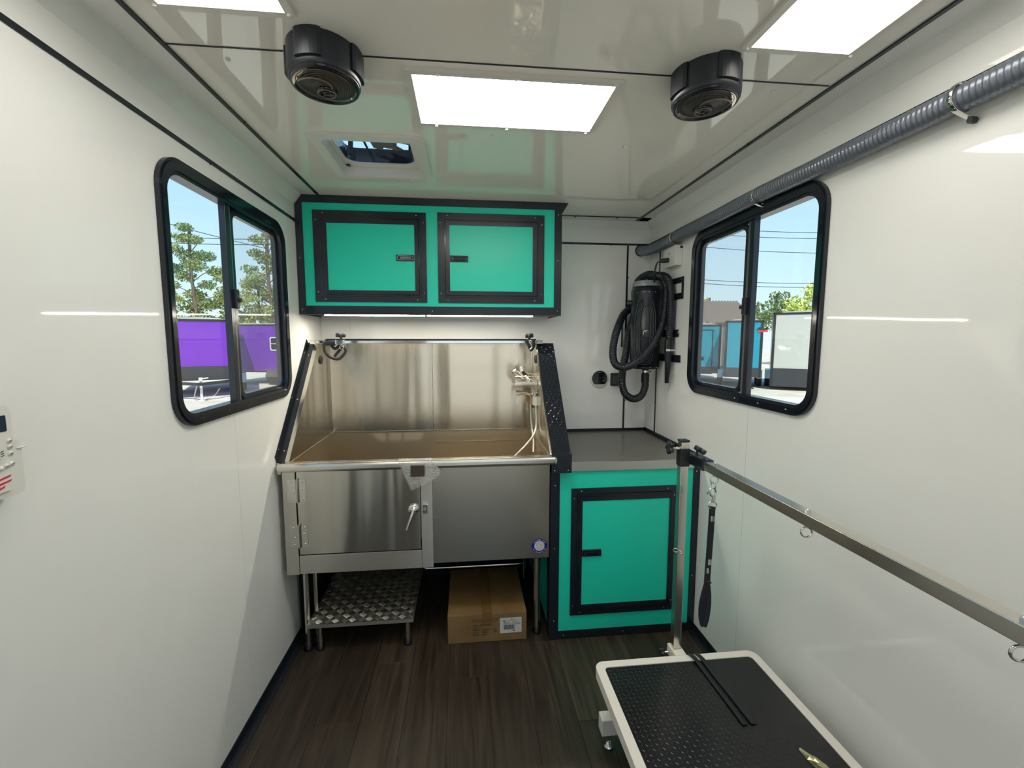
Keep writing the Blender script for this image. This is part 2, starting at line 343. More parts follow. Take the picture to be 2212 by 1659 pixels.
# ceiling
HX0, HX1, HY0, HY1 = 0.333, 0.675, -1.025, -0.655
mb = MB()
def ceil_slabs(mb, y0, y1, x0, x1, z0, z1):
    a, b = max(y0, HY0), min(y1, HY1)
    if a >= b: mb.box((x0, y0, z0), (x1, y1, z1)); return
    if y0 < a: mb.box((x0, y0, z0), (x1, a, z1))
    if b < y1: mb.box((x0, b, z0), (x1, y1, z1))
    mb.box((x0, a, z0), (HX0, b, z1)); mb.box((HX1, a, z0), (x1, b, z1))
ceil_slabs(mb, YB-T, T, -T, W+T, H+0.005, H+0.045)
cl = tag(mb.build('ceiling', 'ceil'), kind='structure')
for a, b in ((YB, -2.73), (-2.728, -1.5115), (-1.5095, -0.1085)):
    mb = MB(); ceil_slabs(mb, a, b, 0.1185, W-0.1185, H, H+0.0049); mb.build('ceiling_panel', 'ceil', cl)
mb = MB().bar((0.12, -1.510, H-0.0006), (W-0.12, -1.513, H-0.0006), 0.004, 0.003); mb.build('seam_strip', 'black', cl)
# floor planks
fl = tag(MB().box((-T, YB-T, -0.05), (W+T, T, -0.0042)).build('floor', 'plank'), kind='structure')
PW = 0.1725
pm = {}
for i in range(-1, 12):
    x0 = 0.0765+PW*i; x1 = x0+PW
    x0c, x1c = max(x0, 0.0), min(x1, W)
    if x1c-x0c < 0.01: continue
    off = {0: -0.40, 1: -1.10, 2: -0.79, 3: -1.55, 4: -0.917, 5: -1.70}.get(i, -0.3-((i*0.47) % 1.2))
    y = off+1.22
    while y > YB:
        a, b = max(y-1.22, YB), min(y, 0.0)
        if b-a > 0.02:
            key = (round(x1c-x0c, 4), round(b-a, 4))
            if key not in pm:
                pm[key] = MB().box((0.0005, 0.0005, -0.0042), (key[0]-0.0005, key[1]-0.0005, 0.0), 0.0006, 1).build('floor_plank', 'plank', fl)
                o = pm[key]
            else:
                o = pm[key].copy(); COL.objects.link(o); o.parent = fl
            o.location = (x0c, a, 0)
        y -= 1.22
# trims: thin black mouldings with screw domes
tn = [0]
def trim(p, q, nrm, w=0.014, h=0.004, screws=5, name=None, m='black', off=0.02):
    tn[0] += 1; p, q, nrm = Vector(p), Vector(q), Vector(nrm)
    mb = MB().bar(p+nrm*h/2, q+nrm*h/2, w, h, nrm, bev=0.0012)
    o = tag(mb.build(name or 'trim_%d' % tn[0], m), kind='structure')
    d = (q-p).normalized(); sd = d.cross(nrm).normalized()
    for k in range(screws):
        c = p+(q-p)*((k+0.5)/screws)+sd*0.0065+nrm*0.001
        MB().cyl(c, c+nrm*0.006, 0.0042, n=8).dome(c+nrm*0.006, nrm, 0.0042, 0.002, 8).build('screw', 'black_plastic', o)
    return o
trim((0, YB, 2.1045), (0, -0.002, 2.1045), (1, 0, 0), screws=6)
trim((W, -0.002, 2.101), (W, YB, 2.101), (-1, 0, 0), screws=6)
trim((0.120, -0.02, H), (0.120, YB, H), (0, 0, -1), screws=6)
trim((W-0.106, YB, H), (W-0.106, -0.045, H), (0, 0, -1), screws=6)
trim((1.378, -0.109, H), (W-0.125, -0.109, H), (0, 0, -1), w=0.012, screws=2)
trim((0.001, 0, 2.098), (W-0.004, 0, 2.098), (0, -1, 0), w=0.012, screws=4)
trim((1.875, 0, 0.915), (1.875, 0, 2.09), (0, -1, 0), w=0.012, screws=3)
trim((W, -0.158, 0.915), (W, -0.158, 2.094), (-1, 0, 0), w=0.012, screws=3)
for side, xx, s in (('left', 0.0, 1), ('right', W, -1)):
    y1 = -0.02 if s > 0 else -0.715
    MB().prism([(xx, 0), (xx+s*0.034, 0), (xx+s*0.034, 0.003), (xx+s*0.004, 0.006), (xx+s*0.004, 0.040), (xx, 0.040)], 'Y', YB+0.01, y1).build('baseboard_'+side, 'black', kind='structure')

# ================================================================== WINDOWS
def window(idx, xi, s):          # s: +1 the room lies towards +X
    y0, z0, y1, z1 = WIN
    if s < 0: y0, y1 = y0-0.022, y1-0.036
    w = empty('window_%d' % idx, (xi, (y0+y1)/2, z0), kind='structure')
    R = 0.098
    Ln, Lf, Lt, Lb = 0.031, 0.046, 0.046, 0.036
    inn = lambda e: rrect(y0+Ln+e, z0+Lb+e, y1-Lf-e, z1-Lt-e, 0.062-e, 10)
    MB().ring(rrect(y0, z0, y1, z1, R, 10), inn(0), 'X', xi+s*0.0005, xi+s*0.014).build('window_frame', 'black', w)
    MB().ring(rrect(y0+0.007, z0+0.008, y1-0.008, z1-0.008, R-0.008, 10), inn(-0.008), 'X', xi+s*0.014, xi+s*0.018).build('frame_ridge', 'black_gloss', w)
    MB().ring(rrect(y0+Ln-0.004, z0+Lb-0.004, y1-Lf+0.004, z1-Lt+0.004, 0.066, 10), inn(0.003), 'X', xi-s*0.028, xi+s*0.0138).build('frame_channel', 'black', w)
    # far half (towards the back wall) holds the screen and the sliding sash, near half the fixed pane
    ym = -1.020 if s > 0 else -1.030
    MB().box((xi-s*0.018, ym-0.014, z0+0.037), (xi+s*0.006, ym+0.014, z1-0.047), 0.002).build('mullion', 'black', w)
    MB().box((xi-s*0.022, ym+0.015, z0+0.037), (xi-s*0.002, ym+0.038, z1-0.047), 0.002).build('sash_stile', mat('grey_sash', (0.16, 0.155, 0.15), 0.35, 0.4), w)
    MB().ring(rrect(ym+0.0385, z0+0.040, y1-Lf-0.004, z1-Lt-0.004, 0.04, 8), rrect(ym+0.056, z0+0.056, y1-Lf-0.022, z1-Lt-0.022, 0.03, 8), 'X', xi-s*0.024, xi-s*0.004).build('sliding_sash', 'black', w)
    MB().box((xi-s*0.018, ym+0.050, z0+0.050), (xi-s*0.015, y1-Lf-0.016, z1-0.062)).build('pane', 'glass', w)
    MB().box((xi-s*0.007, ym+0.050, z0+0.050), (xi-s*0.0065, y1-Lf-0.016, z1-0.062)).build('insect_screen', 'screen', w)
    MB().box((xi-s*0.016, y0+Ln-0.002, z0+Lb-0.002), (xi-s*0.013, ym-0.012, z1-Lt+0.002)).build('pane', 'glass', w)
    zl = 1.655 if s > 0 else 1.645
    MB().box((xi+s*0.004, ym+0.006, zl-0.035), (xi+s*0.018, ym+0.030, zl+0.035), 0.003).box((xi+s*0.006, ym+0.016, zl-0.012), (xi+s*0.026, ym+0.034, zl+0.004), 0.003).build('latch', 'black_plastic', w)
    for k in range(5):
        yy = y0+0.12+(y1-y0-0.24)*k/4
        MB().dome((xi+s*0.018, yy, z0+0.018), (s, 0, 0), 0.004, 0.002, 8).build('screw', 'chrome' if s < 0 and k < 3 else 'black_plastic', w)
window(1, 0.0, 1); window(2, W, -1)

# ================================================================== CEILING FIXTURES
def light(x0, y0, x1, y1, label, d='x', m='lamp'):
    t = empty('ceiling_light', ((x0+x1)/2, (y0+y1)/2, H), label, 'ceiling light')
    f = 0.018
    MB().ring(rect4(x0-f, y0-f, x1+f, y1+f), rect4(x0, y0, x1, y1), 'Z', H-0.011, H-0.0003).build('frame', 'led_frame', t)
    MB().box((x0, y0, H-0.009), (x1, y1, H-0.001)).build('diffuser', m, t)
    pts = []
    if x1-x0 > y1-y0:
        for xx in (x0+0.07, (x0+x1)/2, x1-0.002): pts += [(xx, y0-0.009)]
        for xx in (x0+0.05, (x0+x1)/2, x1-0.01): pts += [(xx, y1+0.009)]
    else:
        for yy in (y0-0.004, (y0+y1)/2, y1+0.004): pts += [(x0-0.009, yy), (x1+0.009, yy)]
    for a, b_ in pts: MB().cyl((a, b_, H-0.011), (a, b_, H-0.014), 0.0050, n=10).dome((a, b_, H-0.014), (0, 0, -1), 0.0050, 0.002, 10).build('screw', 'white_plastic', t)
light(0.715, -1.462, 1.287, -1.186, 'wide flat ceiling light panel between the two black speakers', m='lamp_mid')
light(0.205, -2.232, 0.465, -1.664, 'ceiling light panel cut off at the top left of the photo, near the left wall')
light(1.560, -2.232, 1.822, -1.664, 'ceiling light panel cut off at the top right of the photo, near the right wall')
light(0.715, -3.50, 1.287, -3.22, 'added unseen ceiling light panel behind the camera, near the rear door')  # extra panel out of view, added to light the room
def speaker(cx, cy, label, flip):
    t = empty('ceiling_speaker', (cx, cy, H), label, 'speaker')
    zb = 2.158; A, B = 0.088, 0.097
    def lo(r, z, n=48): return [Vector((cx+A*r*math.cos(2*PI*i/n), cy+B*r*math.sin(2*PI*i/n), z)) for i in range(n)]
    prof = [(1.0, H-0.0002), (1.0, zb+0.012), (0.985, zb+0.004), (0.95, zb), (0.90, zb), (0.87, zb+0.004)]
    vs = []; [vs.extend(lo(r, z)) for r, z in prof]; n = 48
    MB().add(vs, [(k*n+i, k*n+(i+1) % n, (k+1)*n+(i+1) % n, (k+1)*n+i) for k in range(len(prof)-1) for i in range(n)], True).build('housing', 'black_plastic', t)
    for a in (0, 90, 180, 270):
        a0 = math.radians(a-21+(8 if flip else -8)); a1 = math.radians(a+21+(8 if flip else -8)); out = []; inn = []
        for k in range(9):
            aa = a0+(a1-a0)*k/8; f = 1.085 if 0 < k < 8 else 1.05
            out.append((cx+A*f*math.cos(aa), cy+B*f*math.sin(aa))); inn.append((cx+A*0.97*math.cos(aa), cy+B*0.97*math.sin(aa)))
        MB().prism(out+inn[::-1], 'Z', zb+0.014, H-0.0003).build('mounting_lug', 'black_plastic', t)
    # trim ring, cone, swirl grille, hub
    ring = []
    for r, z in ((0.955, zb+0.001), (0.94, zb-0.005), (0.84, zb-0.007), (0.80, zb-0.003)): ring += lo(r, z)
    MB().add(ring, [(k*n+i, k*n+(i+1) % n, (k+1)*n+(i+1) % n, (k+1)*n+i) for k in range(3) for i in range(n)], True).build('trim_ring', 'black_gloss', t)
    c2 = []
    for r, z in ((0.81, zb-0.003), (0.6, zb-0.008), (0.30, zb-0.010), (0.0001, zb-0.011)): c2 += lo(r, z)
    g = MB().add(c2, [(k*n+i, k*n+(i+1) % n, (k+1)*n+(i+1) % n, (k+1)*n+i) for k in range(3) for i in range(n)], True).build('grille', mat('charcoal_grille', (0.03, 0.028, 0.027), 0.4), t)
    mb = MB()
    for k in range(9):
        rr = 0.018+0.0058*k; c0 = Vector((cx, cy, zb-0.0105))
        mb.torus(c0+Vector((0.0, -0.002*k if not flip else -0.002*k, 0.0003*k)), (0, 0, 1), rr, 0.0011, 36, 5)
    mb.build('grille_rib', mat('bronze_grille_rib', (0.09, 0.075, 0.06), 0.35), g)
    sg = -1 if flip else 1
    mb = MB(); pts = [(cx+sg*(0.020+0.045*k/8)*math.cos(0.4+2.2*k/8), cy-(0.02+0.05*k/8)*math.sin(0.4+2.2*k/8), zb-0.0125) for k in range(9)]
    mb.tube(pts, 0.0026, 8, 0.004)
    pts = [(cx-sg*(0.020+0.045*k/8)*math.cos(0.4+2.2*k/8), cy+(0.02+0.05*k/8)*math.sin(0.4+2.2*k/8), zb-0.0125) for k in range(9)]
    mb.tube(pts, 0.0026, 8, 0.004); mb.build('swirl_blade', mat('bronze_swirl', (0.20, 0.17, 0.13), 0.3, 0.5), t)
    hub = MB().lathe((cx, cy+0.012, zb-0.009), (0, 0, -1), [(0, 0.026), (0.006, 0.026), (0.008, 0.023), (0.008, 0.020), (0.004, 0.018), (0.004, 0.0001)], 28).build('tweeter', 'black_gloss', t)
    mb = MB().torus((cx, cy+0.012, zb-0.017), (0, 0, 1), 0.021, 0.0018).torus((cx, cy+0.012, zb-0.016), (0, 0, 1), 0.008, 0.0012)
    for k in range(4):
        a = PI/4+k*PI/2; mb.bar((cx+0.008*math.cos(a), cy+0.012+0.008*math.sin(a), zb-0.016), (cx+0.02*math.cos(a), cy+0.012+0.02*math.sin(a), zb-0.016), 0.002, 0.002)
    mb.build('tweeter_ring', mat('grey_tweeter_ring', (0.16, 0.14, 0.12), 0.3, 0.4), hub)
    # polished crescent inside the ring
    a0, a1 = (0.15*PI, 0.85*PI) if False else ((1.02*PI, 1.42*PI) if not flip else (1.62*PI, 1.98*PI))
    o_, i_ = [], []
    for k in range(13):
        a = a0+(a1-a0)*k/12; th = math.sin(PI*k/12)
        o_.append((cx+A*0.86*math.cos(a), cy+B*0.86*math.sin(a))); i_.append((cx+A*(0.86-0.12*th-0.005)*math.cos(a), cy+B*(0.86-0.12*th-0.005)*math.sin(a)))
    MB().prism(o_+i_[::-1], 'Z', zb-0.0085, zb-0.006).build('badge', mat('polished_badge', (0.7, 0.62, 0.50), 0.12, 1.0), t)
speaker(0.503, -1.512, 'black round speaker pod on the ceiling left of the middle light', False)
speaker(1.520, -1.528, 'black round speaker pod on the ceiling right of the middle light', True)
# roof vent
t = empty('roof_vent', (0.505, -0.85, H), 'white framed roof vent with a fan, above the upper cabinet', 'roof vent')
MB().ring(rrect(0.300, -1.066, 0.712, -0.628, 0.035, 6), rrect(HX0+0.004, HY0+0.004, HX1-0.004, HY1-0.004, 0.02, 6), 'Z', H-0.010, H-0.0003).build('garnish', 'white_plastic', t)
MB().ring(rrect(HX0+0.001, HY0+0.001, HX1-0.001, HY1-0.001, 0.018, 6), rrect(HX0+0.005, HY0+0.005, HX1-0.005, HY1-0.005, 0.016, 6), 'Z', H-0.008, 2.2655).build('skirt', 'white_plastic', t)
MB().ring(rrect(HX0+0.004, HY0+0.004, HX1-0.004, HY1-0.004, 0.016, 6), rrect(0.357, -1.000, 0.645, -0.692, 0.055, 6), 'Z', 2.266, 2.274).build('inner_rim', 'white_plastic', t)
MB().ring(rrect(0.340, -1.016, 0.668, -0.668, 0.02, 6), rrect(0.350, -1.006, 0.655, -0.684, 0.05, 6), 'Z', 2.2745, 2.335).build('vent_collar', 'smoke', t)
MB().box((0.32, -1.03, 2.425), (0.69, -0.60, 2.435), 0.003).bar((0.36, -0.66, 2.335), (0.36, -0.64, 2.425), 0.02, 0.01).bar((0.62, -0.66, 2.335), (0.62, -0.64, 2.425), 0.02, 0.01).build('lid', 'smoke', t)
fan = MB().lathe((0.545, -0.80, 2.330), (0, 0, -1), [(0, 0.0001), (0, 0.034), (0.022, 0.034), (0.028, 0.028), (0.028, 0.0001)], 24).build('fan_motor', 'grey_fan', t)
for k in range(6):
    a = 2*PI*k/6+0.3
    c = Vector((0.545, -0.80, 2.318)); d = Vector((math.cos(a), math.sin(a), 0)); s_ = Vector((-math.sin(a), math.cos(a), 0))
    P = [c+d*0.03-s_*0.012, c+d*0.085-s_*0.034, c+d*0.098, c+d*0.085+s_*0.03+Vector((0, 0, 0.014)), c+d*0.03+s_*0.012+Vector((0, 0, 0.008))]
    MB().add(P+[p+Vector((0, 0, 0.002)) for p in P], [(0, 1, 2, 3, 4), (9, 8, 7, 6, 5)]+[(i, (i+1) % 5, 5+(i+1) % 5, 5+i) for i in range(5)]).build('fan_blade', 'grey_fan', fan)
MB().bar((0.44, -0.985, 2.33), (0.44, -0.70, 2.33), 0.008, 0.006).bar((0.36, -0.93, 2.33), (0.645, -0.93, 2.33), 0.008, 0.006).build('cross_bar', 'black_plastic', t)
MB().torus((0.475, -0.955, 2.300), (0, 0, 1), 0.05, 0.006, 28, 6).build('crank_ring', 'white_plastic', t)
MB().box((0.345, -0.690, 2.259), (0.362, -0.674, 2.2655), 0.002).build('switch', 'black_plastic', t)
for a, b_ in ((0.345, -1.045), (0.505, -1.05), (0.66, -1.045), (0.40, -0.640), (0.62, -0.640)):
    MB().dome((a, b_, H-0.010), (0, 0, -1), 0.0065, 0.003, 10).build('screw', 'white_plastic', t)
for a, b_, lab in ((0.955, -1.10, 'small white screw head in the ceiling between the roof vent and the middle light'), (1.46, -1.06, 'small white screw head in the ceiling right of the middle light'), (0.245, -1.46, 'small round screw cap in the ceiling left of the left speaker'), (1.76, -1.47, 'small round screw cap in the ceiling right of the right speaker')):
    tag(MB().cyl((a, b_, H-0.0002), (a, b_, H-0.003), 0.006, n=12).dome((a, b_, H-0.003), (0, 0, -1), 0.006, 0.0025, 12).build('ceiling_screw', 'white_plastic'), lab, 'screw')

# ================================================================== UPPER CABINET
YU = -0.345
t = empty('wall_cabinet', (0.69, 0, 1.636), 'teal upper wall cabinet with two black framed doors', 'cabinet')
MB().prism([(0.006, 1.645), (0.006, 2.175), (0.045, 2.225), (1.370, 2.225), (1.370, 1.645)], 'Y', YU+0.006, -0.004).build('body', 'teal', t)
MB().prism([(0.036, 1.676), (0.036, 2.204), (1.339, 2.204), (1.339, 1.676)], 'Y', YU, YU+0.006).build('face_panel', 'teal', t)
mb = MB()
mb.prism([(0.0015, 1.634), (0.0015, 2.182), (0.037, 2.200), (0.037, 1.634)], 'Y', YU-0.004, YU+0.03)
mb.prism([(0.0015, 2.182), (0.037, 2.229), (0.037, 2.196)], 'Y', YU-0.004, YU+0.03)
mb.box((0.037, YU-0.004, 2.196), (1.377, YU+0.03, H-0.001)).box((1.337, YU-0.004, 1.634), (1.377, YU+0.03, 2.196)).box((0.037, YU-0.004, 1.634), (1.337, YU+0.03, 1.679))
mb.build('edge_trim', 'black', t)
MB().prism([(1.377, H-0.0012), (1.412, H-0.0012), (1.377, 2.176)], 'Y', YU-0.003, YU).build('corner_gusset', 'black', t)
MB().box((1.370, YU+0.03, 1.634), (1.374, -0.004, 1.67)).box((0.004, YU+0.03, 1.634), (0.006, -0.004, 1.66)).box((0.0065, YU+0.03, 1.6425), (1.3695, -0.004, 1.6448)).build('underside_trim', 'black', t)
def cab_door(x0, z0, x1, z1, ix0, iz0, ix1, iz1, Y, lx0, lz0, lx1, lz1, parent):
    d = MB().box((ix0-0.002, Y-0.010, iz0-0.002), (ix1+0.002, Y-0.004, iz1+0.002)).build('door', 'teal', parent)
    MB().ring(rect4(x0, z0, x1, z1), rect4(x0+0.028, z0+0.028, x1-0.028, z1-0.028), 'Y', Y-0.007, Y-0.0005).build('door_frame', 'black', d)
    g = 0.0022
    MB().ring(rect4(x0+0.0295, z0+0.0295, x1-0.0295, z1-0.0295), rect4(ix0, iz0, ix1, iz1), 'Y', Y-0.013, Y-0.0005).build('sash_frame', 'black', d)
    MB().ring(rect4(x0+0.036, z0+0.036, x1-0.036, z1-0.036), rect4(x0+0.041, z0+0.041, x1-0.041, z1-0.041), 'Y', Y-0.0155, Y-0.013).build('bead', 'black_gloss', d)
    l = MB().box((lx0, Y-0.017, lz0), (lx1, Y-0.010, lz1), 0.0025).build('latch', 'black_plastic', d)
    MB().ring(rrect(lx0+0.004, lz0+0.004, lx1-0.004, lz1-0.004, 0.009, 4), rrect(lx0+0.008, lz0+0.008, lx1-0.008, lz1-0.008, 0.006, 4), 'Y', Y-0.0195, Y-0.017).box((lx0+0.02, Y-0.021, lz0+0.009), (lx1-0.014, Y-0.017, lz1-0.009), 0.002).build('latch_paddle', 'black_gloss', d)
    for (a, b_) in ((x0+0.014, z0+0.05), (x1-0.014, z0+0.05), (x0+0.014, z1-0.05), (x1-0.014, z1-0.05), (x0+0.05, z0+0.014), (x1-0.05, z0+0.014), (x0+0.05, z1-0.014), (x1-0.05, z1-0.014)):
        MB().dome((a, Y-0.007, b_), (0, -1, 0), 0.0028, 0.0012, 8).build('screw', 'chrome', d)
    return d
cab_door(0.087, 1.699, 0.655, 2.160, 0.155, 1.759, 0.595, 2.096, YU, 0.500, 1.911, 0.592, 1.943, t)
cab_door(0.714, 1.699, 1.281, 2.164, 0.776, 1.761, 1.217, 2.100, YU, 0.777, 1.912, 0.873, 1.944, t)
for a, b_ in ((0.018, 1.66), (0.017, 1.92), (0.68, 1.655), (1.357, 1.66), (1.357, 1.93), (1.357, 2.17)): MB().dome((a, YU-0.004, b_), (0, -1, 0), 0.003, 0.0015, 8).build('screw', 'chrome', t)
for x0, x1, lab in ((0.118, 0.640, 'left LED light bar under the teal upper cabinet'), (0.648, 1.225, 'right LED light bar under the teal upper cabinet')):
    s_ = empty('led_bar', ((x0+x1)/2, -0.31, 1.6425), lab, 'light bar')
    MB().box((x0, -0.325, 1.630), (x1, -0.300, 1.6422), 0.003).build('diffuser', 'led', s_)
    MB().box((x0-0.008, -0.327, 1.629), (x0-0.0005, -0.298, 1.6422), 0.001).box((x1+0.0005, -0.327, 1.629), (x1+0.008, -0.298, 1.6422), 0.001).box((x0, -0.2995, 1.629), (x1, -0.290, 1.6422)).build('end_cap', 'black_plastic', s_)

# ================================================================== COUNTER CABINET
YC = -0.708
t = empty('base_cabinet', (1.64, YC, 0), 'teal floor cabinet with one black framed door under the grey worktop', 'cabinet')
MB().box((1.264, YC+0.008, 0.004), (W-0.002, -0.008, 0.868)).build('body', 'teal', t)
MB().box((1.302, YC, 0.042), (1.985, YC+0.008, 0.867)).build('face_panel', 'teal', t)
mb = MB().box((1.256, YC-0.004, 0.001), (1.303, YC+0.035, 0.868)).box((1.984, YC-0.004, 0.001), (W-0.0015, YC+0.03, 0.893)).box((1.303, YC-0.004, 0.001), (1.984, YC+0.03, 0.044)).box((1.256, YC+0.035, 0.001), (1.264, YC+0.06, 0.868)).box((1.260, YC+0.035, 0.001), (1.264, -0.01, 0.030))
mb.build('edge_trim', 'black', t)
cab_door(1.361, 0.126, 1.901, 0.782, 1.416, 0.184, 1.866, 0.720, YC, 1.416, 0.437, 1.514, 0.472, t)
for a, b_ in ((1.28, 0.10), (1.28, 0.48), (1.28, 0.80), (1.33, 0.022), (1.64, 0.022), (2.0, 0.30), (2.0, 0.85)): MB().dome((a, YC-0.004, b_), (0, -1, 0), 0.003, 0.0015, 8).build('screw', 'chrome', t)
t = empty('worktop', (1.69, -0.36, 0.87), 'grey laminate worktop with an aluminium front edge in the right corner', 'worktop')
MB().box((1.353, YC+0.004, 0.870), (W-0.0025, -0.0015, 0.9125)).build('slab', 'laminate', t)
MB().box((1.353, YC-0.010, 0.869), (1.9835, YC+0.0035, 0.913), 0.0015).build('front_edge', 'edge', t)
mb = MB().box((1.353, -0.0125, 0.9128), (W-0.015, -0.0062, 0.921)).box((1.353, -0.0062, 0.9128), (W-0.006, -0.0003, 0.929))
mb.box((W-0.018, YC+0.02, 0.9128), (W-0.0065, -0.006, 0.918)).box((W-0.006, YC+0.02, 0.9128), (W-0.0012, -0.006, 0.934))
mb.build('wall_bead', 'black', t)
for k in range(4): MB().dome((W-0.006, -0.62+0.17*k, 0.926), (-1, 0, 0), 0.003, 0.0015, 8).build('screw', 'black_plastic', t)

# ================================================================== TUB
YF = -0.720
t = empty('grooming_tub', (0.64, -0.38, 0), 'stainless steel pet washing tub with a side door on the left front', 'tub')
ZD = 0.948
# splash walls
MB().box((0.056, -0.048, ZD), (0.652, -0.045, 1.492)).build('back_splash', 'splash', t)
MB().box((0.654, -0.048, ZD), (1.252, -0.045, 1.492)).build('back_splash', 'splash', t)
for nm, x0, x1 in (('side_splash', 0.0525, 0.0555), ('side_splash', 1.2525, 1.2555)):
    MB().prism([(-0.045, ZD-0.004), (-0.045, 1.484), (-0.245, 1.484), (-0.716, 0.953), (-0.716, ZD-0.004)], 'X', x0, x1).build(nm, 'splash', t)
MB().prism([(-0.245, 1.479), (-0.245, 1.488), (-0.716, 0.957), (-0.716, 0.948)], 'X', 0.0375, 0.0560).build('splash_hem', 'rail', t)
MB().prism([(-0.245, 1.479), (-0.245, 1.488), (-0.716, 0.957), (-0.716, 0.948)], 'X', 1.2520, 1.2562).build('splash_hem', 'rail', t)
MB().box((0.040, -0.060, 1.492), (1.285, -0.008, 1.508)).build('top_cap', 'black', t)
# basin below the rim: walls and floor
mb = MB()
mb.box((0.0535, -0.050, 0.56), (1.2545, -0.047, ZD-0.001)).box((0.0525, -0.70, 0.56), (0.0555, -0.05, ZD-0.005)).box((1.2525, -0.70, 0.56), (1.2555, -0.05, ZD-0.005)).box((0.055, -0.70, 0.557), (1.253, -0.05, 0.560))
mb.box((0.055, -0.702, 0.56), (1.253, -0.699, 0.92))
mb.build('basin', 'basin', t)
MB().box((0.056, -0.054, ZD-0.0025), (1.252, -0.048, ZD+0.0015)).box((0.0556, -0.70, ZD-0.0025), (0.0596, -0.05, ZD+0.0010)).box((1.2484, -0.70, ZD-0.0025), (1.2524, -0.05, ZD+0.0010)).box((0.66, -0.0535, 0.874), (1.22, -0.0505, 0.877)).build('weld_seam', 'rail', t)
# rim
MB().box((0.012, -0.757, 0.914), (1.283, -0.700, 0.955), 0.014, 4).build('rim', 'rail', t)
MB().box((0.012, -0.742, 0.903), (0.028, -0.700, 0.930), 0.004).build('rim_end', 'steel', t)
# front
MB().box((0.693, YF, 0.443), (1.2545, YF+0.012, 0.916)).box((1.2505, YF, 0.443), (1.2545, YF+0.30, 0.916)).build('front_panel', 'panel_steel', t)
MB().box((0.640, YF-0.012, 0.428), (0.6935, YF+0.02, 0.916), 0.0015).build('centre_post', 'steel', t)
MB().box((0.027, YF-0.012, 0.425), (0.083, YF+0.02, 0.916), 0.0015).build('left_post', 'steel', t)
MB().box((0.0845, YF-0.010, 0.427), (0.6395, YF+0.02, 0.516), 0.0015).build('bottom_rail', 'steel', t)
MB().box((0.086, YF+0.022, 0.428), (0.6385, YF+0.024, 0.92)).build('door_backing', 'black', t)
dd = MB().box((0.0885, YF-0.012, 0.5205), (0.6365, YF+0.010, 0.9135), 0.002).build('door', 'door_steel', t)
for hz in (0.826, 0.613):
    h = MB().prism(rrect(0.099, hz-0.052, 0.128, hz+0.052, 0.010, 4), 'Y', YF-0.0145, YF-0.0122).prism(rrect(0.048, hz-0.052, 0.086, hz+0.052, 0.006, 4), 'Y', YF-0.0145, YF-0.0122).build('hinge', 'rail', dd)
    MB().cyl((0.0925, YF-0.016, hz-0.055), (0.0925, YF-0.016, hz+0.055), 0.0062, n=12).build('hinge_pin', 'rail', h) if False else MB().cyl((0.0925, YF-0.018, hz-0.055), (0.0925, YF-0.018, hz+0.055), 0.0062, n=12).build('knuckle', 'rail', dd)
    for dx, dz in ((0.115, 0.040), (0.111, 0.008), (0.115, -0.040), (0.065, 0.038), (0.072, -0.008), (0.068, -0.042)):
        MB().dome((dx, YF-0.0145, hz+dz), (0, -1, 0), 0.0045, 0.0025, 10).build('rivet', 'chrome', dd)
lt = MB().lathe((0.606, YF-0.012, 0.718), (0, -1, 0), [(0, 0.0001), (0, 0.026), (0.006, 0.026), (0.010, 0.020), (0.012, 0.012), (0.022, 0.011), (0.024, 0.0001)], 24).build('latch', 'chrome', dd)
for k in range(5): a = 2*PI*k/5+0.6; MB().dome((0.606+0.020*math.cos(a), YF-0.019, 0.718+0.020*math.sin(a)), (0, -1, 0), 0.0035, 0.002, 8).build('rivet', 'rail', dd)
MB().tube([(0.606, YF-0.034, 0.718), (0.600, YF-0.040, 0.700), (0.588, YF-0.044, 0.665), (0.577, YF-0.043, 0.632)], 0.0075, 12, 0.006, flat=0.0055).build('latch_lever', 'chrome', dd)
MB().box((0.646, YF-0.018, 0.696), (0.671, YF-0.0122, 0.742), 0.002).box((0.644, YF-0.030, 0.710), (0.662, YF-0.016, 0.724), 0.004).box((0.648, YF-0.026, 0.737), (0.671, YF-0.014, 0.741)).build('keeper', 'chrome', t)
for k in range(5): MB().dome((0.6955, YF-0.001, 0.50+0.085*k), (0, -1, 0), 0.0022, 0.001, 8).build('rivet', 'chrome', t)
for px, py, r_ in ((0.078, -0.650, 0.0125), (1.205, -0.640, 0.017), (0.078, -0.12, 0.0125), (1.205, -0.12, 0.017)):
    l = MB().cyl((px, py, 0.03), (px, py, 0.56), r_, n=18).build('leg', 'rail', t)
    MB().lathe((px, py, 0.0), (0, 0, 1), [(0, 0.0001), (0, 0.024), (0.012, 0.024), (0.020, 0.018), (0.034, 0.018), (0.034, 0.0001)], 18).build('foot', 'rubber', l)
MB().tube([(0.625, -0.60, 0.378), (0.64, -0.60, 0.358), (0.70, -0.60, 0.354), (1.10, -0.60, 0.354), (1.135, -0.59, 0.350), (1.146, -0.56, 0.335), (1.165, -0.30, 0.20), (1.17, -0.15, 0.12)], 0.006, 10, 0.02).build('shelf_rod', 'rail', t)
MB().box((0.65, -0.70, 0.430), (1.25, -0.05, 0.4405)).build('underside', 'black', t)
for x0, yy, nn in ((0.0558, -0.215, 1), (1.2522, -0.262, -1)):
    MB().lathe((x0, yy, 1.392), (nn, 0, 0), [(0, 0.024), (0.005, 0.023), (0.006, 0.016), (0.003, 0.012), (0.003, 0.0001)], 22).build('grommet', 'black_plastic', t)
